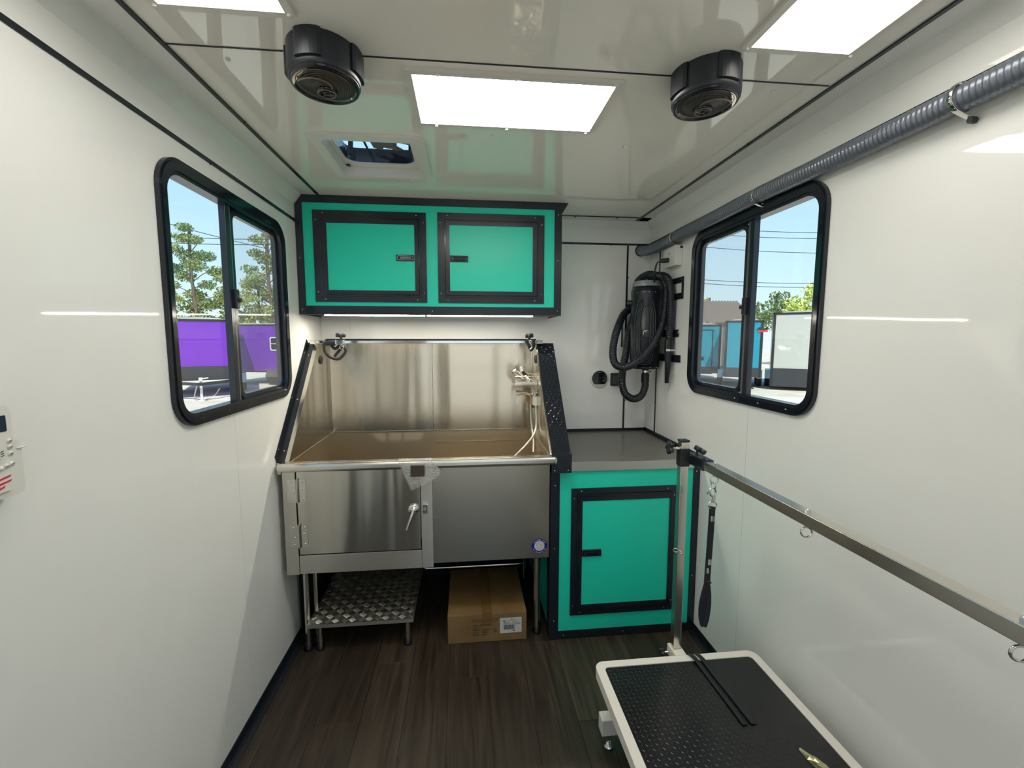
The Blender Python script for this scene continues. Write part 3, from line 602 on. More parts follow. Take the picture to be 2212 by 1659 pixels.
# sticker
st = MB().cyl((1.203, YF-0.0008, 0.503), (1.203, YF-0.0001, 0.503), 0.0385, n=40, smooth=False).build('sticker', 'sticker_blue', t)
st['label'] = 'round blue and white maker sticker'
MB().cyl((1.203, YF-0.0012, 0.503), (1.203, YF-0.0008, 0.503), 0.0250, n=36, smooth=False).build('sticker_disc', 'paper', st)
mb = MB()
def arc_text(txt, R, a_mid, da, size, inward):
    for i, ch in enumerate(txt):
        a = a_mid+(i-(len(txt)-1)/2)*da
        if ch == ' ': continue
        if not inward: pos = Vector((1.203+R*math.sin(a), YF-0.0013, 0.503+R*math.cos(a))); xd = Vector((math.cos(a), 0, -math.sin(a))); yd = Vector((math.sin(a), 0, math.cos(a)))
        else: pos = Vector((1.203+R*math.sin(a), YF-0.0013, 0.503-R*math.cos(a))); xd = Vector((math.cos(a), 0, math.sin(a))); yd = Vector((-math.sin(a), 0, math.cos(a)))
        m_ = text_mb(ch, size, pos, xd, yd, 0.0003, 'CENTER', bold=0.0002); mb.add(m_.v, m_.f)
arc_text('FLYING PIG', 0.0275, 0.0, 0.215, 0.0105, False)
mb.build('lettering', 'sticker_text', st); mb = MB()
arc_text('Pet Grooming Tub', 0.0350, 0.0, 0.150, 0.0085, True)
mb.build('lettering', 'sticker_text', st)
# line drawing on the sticker: plump winged animal
mb = MB()
cx, cz = 1.203, 0.503
def ln(pts, r=0.0005): mb.tube([(cx+a, YF-0.0014, cz+b_) for a, b_ in pts], r, 5, 0.0012)
ln([(-0.015, 0.006), (-0.013, 0.012), (-0.006, 0.015), (0.001, 0.012), (0.005, 0.006), (0.008, -0.002), (0.009, -0.009), (0.006, -0.014), (0.0, -0.016), (-0.006, -0.012), (-0.010, -0.006), (-0.013, 0.0), (-0.015, 0.006)])
ln([(0.004, 0.008), (0.010, 0.010), (0.017, 0.009), (0.015, 0.003), (0.009, -0.001)]); ln([(-0.015, 0.006), (-0.011, 0.005), (-0.010, 0.009)])
ln([(-0.004, 0.008), (-0.003, 0.0075)]); ln([(-0.005, -0.013), (-0.006, -0.017)]); ln([(0.003, -0.0155), (0.004, -0.0185)])
mb.build('drawing', 'dark_ink', st)
# bubble wrap draped on the rim
t = empty('bubble_wrap', (0.63, -0.76, 0.93), 'scrap of clear bubble wrap hanging over the tub rim', 'bubble wrap')
film = MB().prism([(0.541, 0.956), (0.600, 0.816), (0.650, 0.838), (0.728, 0.880), (0.735, 0.905), (0.700, 0.956)], 'Y', -0.7608, -0.7596)
film.box((0.541, -0.7600, 0.9558), (0.700, -0.722, 0.9570)); fo = film.build('film', 'bubble', t)
mb = MB()
for i in range(26):
    for j in range(20):
        a = 0.545+0.0072*i+(0.0036 if j % 2 else 0); b_ = 0.822+0.0070*j
        xl = 0.600-(b_-0.816)*0.42; zl_ = 0.816+(a-0.600)*0.50 if a > 0.600 else 0.816
        if a < xl+0.005 or b_ < zl_+0.005 or a > 0.728-(max(0, b_-0.905))*0.5 or b_ > 0.95: continue
        if 0.598 < a < 0.664 and b_ > 0.880: continue
        mb.dome((a, -0.7608, b_), (0, -1, 0), 0.0031, 0.0024, 7, 2)
for i in range(22):
    for j in range(4):
        a = 0.545+0.0072*i
        if a < 0.695 and not 0.6 < a < 0.662: mb.dome((a, -0.755+0.009*j, 0.957), (0, 0, 1), 0.0033, 0.0028, 7, 2)
mb.build('bubbles', mat('bubble_domes', (0.85, 0.86, 0.80), 0.05, alpha=0.42), t, 'stuff')
MB().box((0.600, -0.7640, 0.883), (0.662, -0.7612, 0.934), 0.001).build('pad', 'tapebrown', t)['label'] = 'dark brown pad pinning the film'
# rail above the tub with two tie clamps
t = empty('tie_rail', (0.65, -0.27, 1.485), 'slim stainless rail across the top of the tub splash', 'rail')
MB().box((0.030, -0.287, 1.483), (1.283, -0.273, 1.499), 0.0015).build('bar', 'chrome', t)
MB().box((0.028, -0.290, 1.479), (0.056, -0.255, 1.501), 0.002).build('end_bracket', 'chrome', t); MB().box((1.2525, -0.290, 1.479), (1.287, -0.255, 1.501), 0.002).build('end_bracket', 'chrome', t)
for xx in (0.045, 1.268): MB().cyl((xx, -0.290, 1.490), (xx, -0.297, 1.490), 0.007, n=6, smooth=False).build('bolt', 'chrome', t)
def star_knob(mb, c, ax, R=0.021, h=0.014):
    ax = Vector(ax).normalized(); x = ax.cross(Vector((0.3, 0.2, 1))).normalized(); y = ax.cross(x); c = Vector(c); n = 40
    lo_ = [(R*(0.80+0.20*math.cos(5*2*PI*i/n)), 2*PI*i/n) for i in range(n)]
    rings = []
    for hh, k in ((0, 0.55), (0.002, 0.97), (h*0.8, 1.0), (h, 0.86)): rings += [c+ax*hh+(x*math.cos(a)+y*math.sin(a))*r*k for r, a in lo_]
    mb.add(rings, [(k*n+i, k*n+(i+1) % n, (k+1)*n+(i+1) % n, (k+1)*n+i) for k in range(3) for i in range(n)], True)
    mb.add(rings[-n:], [tuple(range(n))]); mb.add(rings[:n], [tuple(range(n))[::-1]]); return mb
t = empty('tie_clamp', (0.185, -0.28, 1.49), 'black knobbed clamp with a hanging looped strap, left end of the tub rail', 'clamp')
MB().box((0.158, -0.296, 1.477), (0.206, -0.264, 1.503), 0.003).build('clamp_body', 'chrome', t)
MB().cyl((0.186, -0.28, 1.503), (0.186, -0.28, 1.518), 0.007, n=14).build('stem', 'black_plastic', t)
star_knob(MB(), (0.186, -0.28, 1.516), (0.05, 0, 1), 0.028, 0.022).build('knob', 'black_plastic', t)
MB().box((0.100, -0.292, 1.472), (0.160, -0.268, 1.498), 0.006).build('strap_keeper', 'black_plastic', t)
MB().tube([(0.108, -0.280, 1.500), (0.098, -0.286, 1.480), (0.102, -0.290, 1.445), (0.118, -0.292, 1.420), (0.142, -0.292, 1.404), (0.172, -0.290, 1.400), (0.192, -0.286, 1.416), (0.209, -0.284, 1.440), (0.205, -0.284, 1.456), (0.19, -0.284, 1.458), (0.165, -0.286, 1.432), (0.150, -0.288, 1.412)], 0.0030, 10, 0.006, flat=0.0078, side=(0, 1, 0)).build('strap', 'nylon', t)
MB().tube([(0.130, -0.276, 1.480), (0.150, -0.276, 1.455), (0.175, -0.278, 1.470), (0.185, -0.28, 1.480)], 0.0030, 10, 0.006, flat=0.0085, side=(0, 1, 0)).build('strap_tail', 'nylon', t)
MB().torus((0.190, -0.290, 1.462), (0.2, 1, 0), 0.010, 0.0022).cyl((0.190, -0.289, 1.472), (0.188, -0.289, 1.480), 0.004, n=10).build('snap_ring', 'chrome', t)
t = empty('tie_clamp', (1.213, -0.28, 1.49), 'black knobbed clamp wrapped in a folded strap, right end of the tub rail', 'clamp')
MB().box((1.196, -0.297, 1.475), (1.236, -0.263, 1.505), 0.003).build('clamp_body', 'black_plastic', t)
star_knob(MB(), (1.212, -0.28, 1.514), (-0.1, -0.1, 1), 0.025, 0.024).cyl((1.213, -0.28, 1.503), (1.212, -0.28, 1.516), 0.007, n=12).build('knob', 'black_plastic', t)
MB().prism([(1.186, 1.500), (1.240, 1.502), (1.244, 1.470), (1.232, 1.448), (1.218, 1.436), (1.202, 1.458)], 'Y', -0.312, -0.298).build('strap', 'nylon', t)
MB().tube([(1.205, -0.316, 1.502), (1.214, -0.320, 1.482), (1.222, -0.318, 1.462), (1.212, -0.316, 1.450)], 0.004, 8, 0.005).torus((1.214, -0.318, 1.490), (0.3, 1, 0), 0.008, 0.002).build('buckle', 'chrome', t)
# shower fittings on the right splash wall
t = empty('shower_basket', (1.19, -0.24, 1.255), 'steel wire basket on the right inner wall of the tub', 'basket')
mb = MB()
for zz in (1.258, 1.300): mb.tube([(1.248, -0.335, zz), (1.135, -0.335, zz), (1.125, -0.325, zz), (1.125, -0.155, zz), (1.135, -0.145, zz), (1.248, -0.145, zz)], 0.0028, 8, 0.02)
for k in range(9): mb.cyl((1.125, -0.325+0.021*k, 1.258), (1.125, -0.325+0.021*k, 1.300), 0.0016, n=6)
mb.build('wire_rail', 'rail', t)
MB().box((1.125, -0.335, 1.252), (1.249, -0.145, 1.256)).build('tray', 'rail', t)
MB().prism([(-0.335, 1.256), (-0.335, 1.285), (-0.320, 1.300), (-0.16, 1.300), (-0.145, 1.285), (-0.145, 1.256)], 'X', 1.247, 1.2515).build('back_plate', 'steel', t)
for zz in ((-0.335),): MB().box((1.128, zz-0.002, 1.256), (1.249, zz, 1.272)).build('front_lip', 'rail', t)
t = empty('shower_sprayer', (1.18, -0.25, 1.28), 'chrome hand sprayer with a pale hose lying in the wire basket', 'sprayer')
MB().lathe((1.122, -0.27, 1.330), (0.82, -0.10, -0.56), [(0, 0.0001), (0, 0.020), (0.012, 0.022), (0.030, 0.015), (0.050, 0.0095), (0.10, 0.0088), (0.101, 0.0001)], 20).build('spray_head', 'chrome', t)
MB().tube([(1.204, -0.280, 1.272), (1.222, -0.300, 1.250), (1.238, -0.31, 1.205), (1.246, -0.32, 1.12), (1.246, -0.34, 1.04), (1.230, -0.37, 0.985), (1.19, -0.40, 0.94), (1.15, -0.42, 0.905), (1.10, -0.43, 0.86)], 0.0068, 12, 0.012).build('hose', 'hose_clear', t)
t = empty('grooming_nozzle', (1.22, -0.28, 1.28), 'brushed steel tube nozzle with a black end in the wire basket', 'nozzle')
MB().lathe((1.183, -0.20, 1.315), (0.045, -0.10, -0.062), [(0, 0.0001), (0, 0.0145), (0.010, 0.0155), (0.100, 0.0155), (0.104, 0.013), (0.104, 0.0105)], 20).build('tube', 'rail', t)
MB().cyl((1.183, -0.20, 1.305), (1.180, -0.19, 1.345), 0.017, n=20).build('collar', 'edge', t)
MB().lathe((1.2195, -0.281, 1.2649), (0.045, -0.10, -0.062), [(0, 0.0108), (0.005, 0.0108), (0.0055, 0.0001)], 18).build('tip', 'black_plastic', t)
t = empty('faucet', (1.20, -0.17, 1.19), 'chrome mixer tap below the basket on the right tub wall', 'tap')
MB().tube([(1.150, -0.20, 1.192), (1.215, -0.20, 1.192), (1.235, -0.20, 1.180), (1.238, -0.19, 1.150), (1.238, -0.17, 1.10)], 0.0135, 16, 0.01).build('valve_body', 'rail', t)
MB().cyl((1.146, -0.20, 1.192), (1.166, -0.20, 1.192), 0.0165, n=18).cyl((1.1655, -0.20, 1.192), (1.170, -0.20, 1.192), 0.0145, n=18).build('lever_cap', 'chrome', t)
MB().bar((1.149, -0.215, 1.19), (1.149, -0.225, 1.13), 0.004, 0.008).build('lever', 'chrome', t)
MB().cyl((1.220, -0.28, 1.198), (1.251, -0.28, 1.198), 0.009, n=14).cyl((1.235, -0.28, 1.185), (1.235, -0.28, 1.215), 0.007, n=12).cyl((1.235, -0.30, 1.198), (1.235, -0.26, 1.198), 0.006, n=12).build('coupling', 'chrome', t)
MB().prism([(-0.330, 1.178), (-0.295, 1.188), (-0.275, 1.172), (-0.275, 1.135), (-0.330, 1.135)], 'X', 1.232, 1.2515).build('wall_bracket', 'white_plastic', t)
MB().tube([(1.238, -0.18, 1.13), (1.2365, -0.19, 1.06), (1.240, -0.22, 0.98), (1.243, -0.26, 0.92), (1.236, -0.30, 0.86)], 0.0072, 12, 0.012).build('supply_hose', 'hose_clear', t)
# left L shaped edge trim on the wall
t = empty('edge_guard', (0.01, -0.48, 1.2), 'black angled guard strip along the sloping left edge of the tub', 'edge strip')
sl = (Vector((0, -0.716, 0.953)), Vector((0, -0.245, 1.484)))
dd_ = (sl[1]-sl[0]).normalized(); nn_ = Vector((0, -dd_.z, dd_.y))
P0, P1 = sl[0], sl[1]
MB().add([P0+Vector((0.002, 0, 0)), P0+Vector((0.037, 0, 0)), P1+Vector((0.037, 0, 0)), P1+Vector((0.002, 0, 0))]+[p+nn_*0.004 for p in (P0+Vector((0.002, 0, 0)), P0+Vector((0.037, 0, 0)), P1+Vector((0.037, 0, 0)), P1+Vector((0.002, 0, 0)))], [(0, 1, 2, 3), (4, 7, 6, 5), (0, 4, 5, 1), (2, 6, 7, 3), (1, 5, 6, 2), (0, 3, 7, 4)]).build('front_leg', 'black', t)
Q = [P0+Vector((0.001, 0, 0)), P0+Vector((0.001, 0, 0))+nn_*0.030+dd_*0.012, P1+Vector((0.001, 0, 0))+nn_*0.030+dd_*0.002, P1+Vector((0.001, 0, 0))-dd_*0.0]
MB().add(Q+[q+Vector((0.003, 0, 0)) for q in Q], [(0, 1, 2, 3), (4, 7, 6, 5), (0, 4, 5, 1), (2, 6, 7, 3), (1, 5, 6, 2), (0, 3, 7, 4)]).build('wall_leg', 'black', t)
for k in range(3):
    for s2 in (0, 1):
        c = P0.lerp(P1, 0.08+0.4*k)+(Vector((0.022, 0, 0))+nn_*0.004 if s2 else Vector((0.004, 0, 0))+nn_*0.018)
        MB().dome(c, nn_ if s2 else Vector((1, 0, 0)), 0.0032, 0.0015, 8).build('screw', 'chrome', t)
MB().box((0.0015, -0.715, 0.90), (0.026, -0.05, 0.950)).build('wall_filler', 'steel', t)
# right partition with diamond plate cap
t = empty('partition', (1.305, -0.4, 0.9), 'black partition between tub and worktop with a sloping diamond plate cap', 'partition')
MB().prism([(-0.003, 0.925), (-0.003, 1.478), (-0.262, 1.478), (-0.700, 0.985), (-0.700, 0.925)], 'X', 1.2575, 1.3515).build('body', 'black', t)
A0, A1 = Vector((0, -0.735, 0.952)), Vector((0, -0.262, 1.482)); d_ = (A1-A0).normalized(); n_ = Vector((0, -d_.z, d_.y))
V = [A0+Vector((1.2572, 0, 0)), A0+Vector((1.350, 0, 0)), A1+Vector((1.352, 0, 0)), A1+Vector((1.2572, 0, 0))]
MB().add(V+[v+n_*0.003 for v in V], [(0, 1, 2, 3), (4, 7, 6, 5), (0, 4, 5, 1), (2, 6, 7, 3), (1, 5, 6, 2), (0, 3, 7, 4)]).build('cap_plate', 'black_gloss', t)
mb = MB(); L = (A1-A0).length; X = Vector((1, 0, 0))
for i in range(21):
    for j in range(4):
        c = A0+d_*(0.018+0.034*i)+X*(1.270+0.0245*j+(0.012 if i % 2 else 0))+n_*0.003
        if c.x > 1.346 or (c-A0).dot(d_) > L-0.02: continue
        a = math.radians(40 if (i+j) % 2 else -40); u_ = X*math.cos(a)+d_*math.sin(a)
        mb.loz(c, u_, u_.cross(n_), n_, 0.014, 0.0026, 0.0007)
        c2 = c+d_*0.017
        if (c2-A0).dot(d_) < L-0.02:
            a = -a; u_ = X*math.cos(a)+d_*math.sin(a); mb.loz(c2, u_, u_.cross(n_), n_, 0.014, 0.0026, 0.0007)
mb.build('diamond_studs', 'black_gloss', t, 'stuff')
MB().box((1.2560, -0.748, 0.872), (1.3525, -0.7205, 0.966), 0.002).box((1.2560, -0.7205, 0.9), (1.3525, -0.7, 0.966)).build('end_block', 'black', t)
for a, b_ in ((1.270, 0.885), (1.335, 0.885)): MB().dome((a, -0.748, b_), (0, -1, 0), 0.003, 0.0015, 8).build('screw', 'chrome', t)
# dark board closing the recess below the tub
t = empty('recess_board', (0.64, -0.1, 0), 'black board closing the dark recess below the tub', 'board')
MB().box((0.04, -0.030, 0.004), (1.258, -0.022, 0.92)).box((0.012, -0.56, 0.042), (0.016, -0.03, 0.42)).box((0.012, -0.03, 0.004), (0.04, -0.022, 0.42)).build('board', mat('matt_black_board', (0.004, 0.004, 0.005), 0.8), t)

# ================================================================== STEP
t = empty('step', (0.335, -0.4, 0), 'low tread plate step with five-bar pattern pushed under the tub', 'step')
ZS = 0.150
MB().box((0.088, -0.692, ZS-0.016), (0.587, -0.13, ZS-0.014)).box((0.088, -0.694, ZS-0.018), (0.587, -0.691, ZS)).box((0.088, -0.692, ZS-0.003), (0.587, -0.13, ZS)).box((0.088, -0.692, ZS-0.016), (0.0905, -0.13, ZS-0.003)).box((0.5845, -0.692, ZS-0.016), (0.587, -0.13, ZS-0.003)).build('tread', 'treadplate', t)
mb = MB(); cs = 0.0395
for i in range(14):
    for j in range(15):
        cx_, cy_ = 0.100+cs*i, -0.674+cs*j
        if cx_ > 0.575 or cy_ > -0.14: continue
        a = math.radians(45 if (i+j) % 2 else -45); u_ = Vector((math.cos(a), math.sin(a), 0)); v_ = Vector((-u_.y, u_.x, 0))
        for k in range(5):
            L_ = 0.033*(1-0.05*abs(k-2)**1.5); c = Vector((cx_, cy_, ZS))+v_*(k-2)*0.0072
            if not (0.09+L_*0.36 < c.x < 0.586-L_*0.36 and c.y > -0.691+L_*0.36): continue
            mb.loz(c, u_, v_, (0, 0, 1), L_, 0.0040, 0.0018)
mb.build('tread_bars', 'treadplate', t, 'stuff')
for px, py in ((0.135, -0.655), (0.555, -0.660), (0.135, -0.20), (0.555, -0.20), (0.105, -0.60)):
    l = MB().cyl((px, py, 0.02), (px, py, ZS-0.016), 0.0125, n=18).build('leg', 'rail', t)
    MB().lathe((px, py, 0.0), (0, 0, 1), [(0, 0.0001), (0, 0.019), (0.010, 0.019), (0.014, 0.0155), (0.026, 0.0155), (0.026, 0.0001)], 18).build('foot', 'rubber', l)
MB().cyl((0.080, -0.66, 0.02), (0.080, -0.66, 0.12), 0.006, n=10).bar((0.104, -0.60, 0.16), (0.104, -0.60, 0.40), 0.004, 0.018).build('stay', 'rail', t)

# ================================================================== CARDBOARD BOX
bx0, bx1, by0, by1, bz = 0.752, 1.146, -0.692, -0.255, 0.150
t = empty('cardboard_box', (0.95, -0.47, 0), 'brown taped cardboard shipping box on the floor under the tub', 'box')
MB().box((bx0, by0, 0.0), (bx1, by1, bz), 0.004, 2).build('carton', 'card', t)
MB().box((bx0+0.002, by0+0.001, bz), (0.944, by1, bz+0.0028), 0.001, 1).build('flap', 'card', t); MB().box((0.948, by0+0.001, bz), (bx1-0.002, by1, bz+0.0028), 0.001, 1).build('flap', 'card', t)
MB().box((0.922, by0+0.0005, bz+0.0028), (0.972, by1, bz+0.0034)).box((0.922, by0-0.0007, bz-0.055), (0.972, by0-0.0001, bz+0.0032)).build('tape', 'tape', t)
lb = MB().box((1.012, by0-0.0007, 0.042), (1.120, by0-0.0001, 0.122)).build('shipping_label', 'paper', t); lb['label'] = 'white shipping label with a barcode'
mb = MB(); random.seed(3); xx = 1.030
while xx < 1.086:
    w_ = random.choice((0.0008, 0.0014, 0.0022)); mb.box((xx, by0-0.0011, 0.060), (xx+w_, by0-0.0007, 0.084)); xx += w_+random.choice((0.0008, 0.0013))
mb.box((1.028, by0-0.0011, 0.0875), (1.114, by0-0.0007, 0.0890)); mb.box((1.038, by0-0.0011, 0.1055), (1.114, by0-0.0007, 0.1062)); mb.box((1.062, by0-0.0011, 0.1125), (1.082, by0-0.0007, 0.1145)); mb.box((1.028, by0-0.0011, 0.1035), (1.036, by0-0.0007, 0.1085))
for k in range(3): mb.box((1.030, by0-0.0011, 0.0930+0.0035*k), (1.062-0.006*k, by0-0.0007, 0.0938+0.0035*k)); mb.box((1.074, by0-0.0011, 0.0930+0.0035*k), (1.110-0.005*k, by0-0.0007, 0.0938+0.0035*k))
mb.box((1.076, by0-0.0011, 0.051), (1.087, by0-0.0007, 0.056)); mb.build('barcode', 'dark_ink', lb)
mb = text_mb('RVGUARD', 0.026, (0.874, by0-0.0005, 0.106), (1, 0, 0), (0, 0, 1), 0.0006, spacing=1.02)
mb.build('lettering', 'ink', t)
text_mb('\u00ae', 0.012, (0.996, by0-0.0005, 0.118), (1, 0, 0), (0, 0, 1), 0.0006).build('trademark_sign', 'ink', t)
mb = MB(); random.seed(5)
for r_, segs in enumerate((((0, 0.030), (0.036, 0.090)), ((0, 0.038),), ((0, 0.028), (0.032, 0.038), (0.048, 0.086), (0.098, 0.118)), ((0, 0.028), (0.044, 0.074), (0.106, 0.120)), ((0, 0.038), (0.044, 0.070)))):
    z_ = 0.094-0.0125*r_
    for a, b_ in segs:
        xx = a
        while xx < b_-0.002: w_ = random.uniform(0.0025, 0.005); mb.box((0.876+xx, by0-0.0007, z_-0.006), (0.876+min(xx+w_, b_), by0-0.0001, z_-random.choice((0.0, 0.0015)))); xx += w_+0.0012
mb.build('print_lines', 'ink', t)

# ================================================================== RIGHT WALL HOSE
t = empty('wall_hose', (1.98, -1.2, 2.05), 'grey ribbed flexible hose running along the top of the right wall', 'hose')
MB().tube([(1.957, 0.004, 2.061), (1.953, -0.06, 2.050), (1.945, -0.14, 2.036), (1.955, -0.24, 2.033), (1.972, -0.36, 2.040), (1.982, -0.46, 2.052), (1.984, -0.8, 2.058), (1.985, -1.10, 2.062), (1.984, -1.5, 2.056), (1.985, -1.81, 2.056), (1.984, -2.2, 2.056), (1.985, -2.9, 2.056), (1.985, -3.6, 2.056)], 0.0268, 18, 0.0032, corr=0.0034, pitch=0.0128).build('ribbed_tube', 'grey_hose', t)
MB().torus((1.957, -0.005, 2.061), (0, 1, 0.05), 0.031, 0.0045, 28, 8).build('wall_grommet', 'black_plastic', t)
for yy in (-0.425, -1.10, -1.805, -2.75):
    zc_ = 2.05 if yy > -0.5 else 2.058; xc_ = 1.979 if yy > -0.5 else 1.985
    c_ = MB().tube([(xc_+0.0325*math.cos(a), yy, zc_+0.0325*math.sin(a)) for a in [math.radians(d) for d in range(-60, 260, 20)]]+[(xc_+0.030, yy, zc_-0.047)], 0.007, 8, 0.006, flat=0.0015).build('clamp', 'chrome', t)
    MB().cyl((W-0.0005, yy-0.006, zc_-0.050), (W-0.016, yy-0.006, zc_-0.050), 0.0075, n=6, smooth=False).build('screw', 'black_plastic', c_)
# outlet box and plug
t = empty('socket_box', (2.0, -0.35, 1.96), 'white surface socket box on the right wall above the dryer', 'socket')
MB().box((W-0.0005, -0.435, 1.905), (W-0.042, -0.300, 2.012), 0.003).build('box', 'white_plastic', t)
MB().box((W-0.0425, -0.425, 1.915), (W-0.045, -0.31, 2.003), 0.001).build('faceplate', 'white_plastic', t)
mb = MB()
for zz in (1.940, 1.978): mb.box((W-0.0455, -0.375, zz-0.008), (W-0.0448, -0.372, zz+0.008)).box((W-0.0455, -0.362, zz-0.006), (W-0.0448, -0.359, zz+0.006))
mb.build('slots', 'dark_ink', t)
t = empty('power_plug', (1.95, -0.36, 1.94), 'black plug and short cord in the white socket box', 'plug')
MB().tube([(1.974, -0.365, 1.942), (1.955, -0.36, 1.940), (1.938, -0.355, 1.938)], 0.0125, 12, 0.006).build('plug', 'black_plastic', t)
MB().tube([(1.938, -0.355, 1.938), (1.920, -0.345, 1.930), (1.912, -0.34, 1.900), (1.914, -0.33, 1.865), (1.925, -0.30, 1.83)], 0.0055, 10, 0.008).build('cord', 'black_plastic', t)

# ================================================================== DRYER
DX, DY = 1.921, -0.205
t = empty('pet_dryer', (DX, DY, 1.33), 'black cylindrical wall mounted pet dryer with a coiled cord', 'dryer')
MB().lathe((DX, DY, 1.335), (0, 0, 1), [(-0.004, 0.0001), (-0.004, 0.070), (0.0, 0.086), (0.012, 0.088), (0.012, 0.085), (0.36, 0.085), (0.40, 0.0855), (0.44, 0.089), (0.452, 0.089), (0.460, 0.083), (0.478, 0.080), (0.478, 0.0001)], 40).build('canister', 'black_plastic', t)
MB().lathe((DX, DY, 1.8132), (0, 0, 1), [(0, 0.078), (0.028, 0.076), (0.032, 0.072), (0.032, 0.0001)], 40).build('clear_cap', 'clear', t)
for k in range(8): a = -PI/2+(k-3.5)*0.42; MB().dome((DX+0.0885*math.cos(a), DY+0.0885*math.sin(a), 1.777), (math.cos(a), math.sin(a), 0), 0.003, 0.0015, 8).build('rivet', 'chrome', t)
for k in range(5): a = -PI/2+(k-2)*0.5; MB().dome((DX+0.088*math.cos(a), DY+0.088*math.sin(a), 1.343), (math.cos(a), math.sin(a), 0), 0.003, 0.0015, 8).build('rivet', 'chrome', t)
MB().cyl((DX-0.074, DY+0.031, 1.72), (DX-0.102, DY+0.043, 1.72), 0.018, n=18).build('switch_knob', 'black_plastic', t)
def on_can(a, z, r=0.090): return (DX+r*math.sin(a), DY-r*math.cos(a), z)
for k, (w_, zt_, zb_) in enumerate(((0.34, 1.705, 1.400), (0.44, 1.717, 1.385), (0.55, 1.728, 1.372), (0.68, 1.738, 1.360))):
    pts = []
    for i in range(24):
        th = 2*PI*i/24; zz = (zt_+zb_)/2+(zt_-zb_)/2*math.cos(th); s3 = math.sin(th); pts.append(on_can(-0.42+w_*1.0*math.copysign(abs(s3)**0.6, s3), zz, 0.0915+0.001*(k % 2)))
    MB().tube(pts, 0.0046, 8, 0.008, closed=True).build('coiled_cord', mat('charcoal_cord', (0.035, 0.042, 0.048), 0.42), t)
def patch(a0, a1, z0, z1, r0, r1, m, name, par):
    mb = MB(); n = 6; vs = []
    for rr in (r0, r1):
        for i in range(n+1): a = a0+(a1-a0)*i/n; vs += [on_can(a, z0, rr), on_can(a, z1, rr)]
    F = []
    for i in range(n): F += [(2*i, 2*i+1, 2*i+3, 2*i+2), (2*(n+1)+2*i, 2*(n+1)+2*i+2, 2*(n+1)+2*i+3, 2*(n+1)+2*i+1), (2*i+1, 2*(n+1)+2*i+1, 2*(n+1)+2*i+3, 2*i+3), (2*i, 2*i+2, 2*(n+1)+2*i+2, 2*(n+1)+2*i)]
    q = 2*(n+1); F += [(0, q, q+1, 1), (2*n, 2*n+1, q+2*n+1, q+2*n)]
    return mb.add(vs, F).build(name, m, par)
patch(-0.54, -0.30, 1.698, 1.748, 0.0855, 0.0985, 'black_plastic', 'cord_hook', t)
patch(-1.08, -0.62, 1.535, 1.566, 0.0855, 0.0975, 'nylon', 'cord_strap', t)
patch(-0.62, 0.02, 1.520, 1.560, 0.0855, 0.0900, 'black_plastic', 'nameplate', t)
MB().tube([on_can(-0.50, 1.535, 0.0915), on_can(-0.49, 1.552, 0.0915), on_can(-0.40, 1.557, 0.0915), on_can(-0.24, 1.557, 0.0915)], 0.0024, 6, 0.004).tube([on_can(-0.44, 1.552, 0.0915), on_can(-0.37, 1.553, 0.0915), on_can(-0.34, 1.545, 0.0915)], 0.0024, 6, 0.004).build('emblem', mat('silver_print', (0.6, 0.6, 0.6), 0.3), t)
for zz, hh, ya in ((1.540, 0.020, -0.43), (1.400, 0.020, -0.46)): MB().box((W-0.0065, ya, zz-hh), (W-0.0015, -0.12, zz+hh)).build('bracket_bar', 'black', t)
mb = MB().ring(rect4(-0.465, 1.724, -0.27, 1.842), rect4(-0.450, 1.757, -0.29, 1.812), 'X', W-0.0065, W-0.0015)
mb.build('bracket_loop', 'black', t)
MB().cyl((W-0.0065, -0.44, 1.545), (W-0.014, -0.44, 1.545), 0.008, n=6, smooth=False).cyl((W-0.0065, -0.44, 1.83), (W-0.009, -0.44, 1.83), 0.005, n=8).build('bolt', 'chrome', t)
MB().cyl((DX+0.008, DY, 1.331), (DX+0.008, DY, 1.30), 0.020, n=20).build('outlet_neck', 'black_plastic', t)
MB().cyl((DX+0.008, DY, 1.320), (DX+0.008, DY, 1.308), 0.0225, n=20).bar((DX+0.028, DY-0.012, 1.314), (DX+0.048, DY-0.014, 1.314), 0.006, 0.006).build('hose_clamp', 'chrome', t)
MB().cyl((DX+0.008, DY, 1.300), (DX+0.008, DY, 1.250), 0.0235, n=20).build('hose_cuff', 'rubber', t)
MB().tube([(1.929, -0.205, 1.255), (1.929, -0.207, 1.222), (1.908, -0.21, 1.170), (1.855, -0.22, 1.150), (1.803, -0.22, 1.180), (1.782, -0.215, 1.250), (1.796, -0.19, 1.335), (1.826, -0.15, 1.430), (1.862, -0.09, 1.540), (1.905, -0.05, 1.65), (1.915, -0.045, 1.76), (1.905, -0.10, 1.850),
           (1.910, -0.22, 1.878), (1.930, -0.300, 1.868), (1.962, -0.320, 1.850), (1.981, -0.330, 1.800), (1.984, -0.332, 1.715), (1.968, -0.334, 1.595), (1.930, -0.336, 1.503), (1.874, -0.335, 1.424), (1.809, -0.325, 1.369), (1.754, -0.31, 1.345), (1.712, -0.29, 1.365), (1.702, -0.27, 1.425), (1.722, -0.24, 1.515), (1.762, -0.19, 1.590), (1.825, -0.10, 1.66), (1.900, -0.075, 1.72), (1.955, -0.09, 1.80), (1.965, -0.18, 1.862), (1.965, -0.30, 1.866), (1.980, -0.365, 1.830), (1.988, -0.385, 1.740), (1.990, -0.385, 1.62), (1.988, -0.383, 1.495)], 0.0202, 16, 0.0022, corr=0.0026, pitch=0.0095).build('flexible_hose', 'black_hose', t)
MB().cyl((1.988, -0.383, 1.505), (1.987, -0.382, 1.452), 0.0235, 0.0245, n=20).build('nozzle_cuff', 'rubber', t)
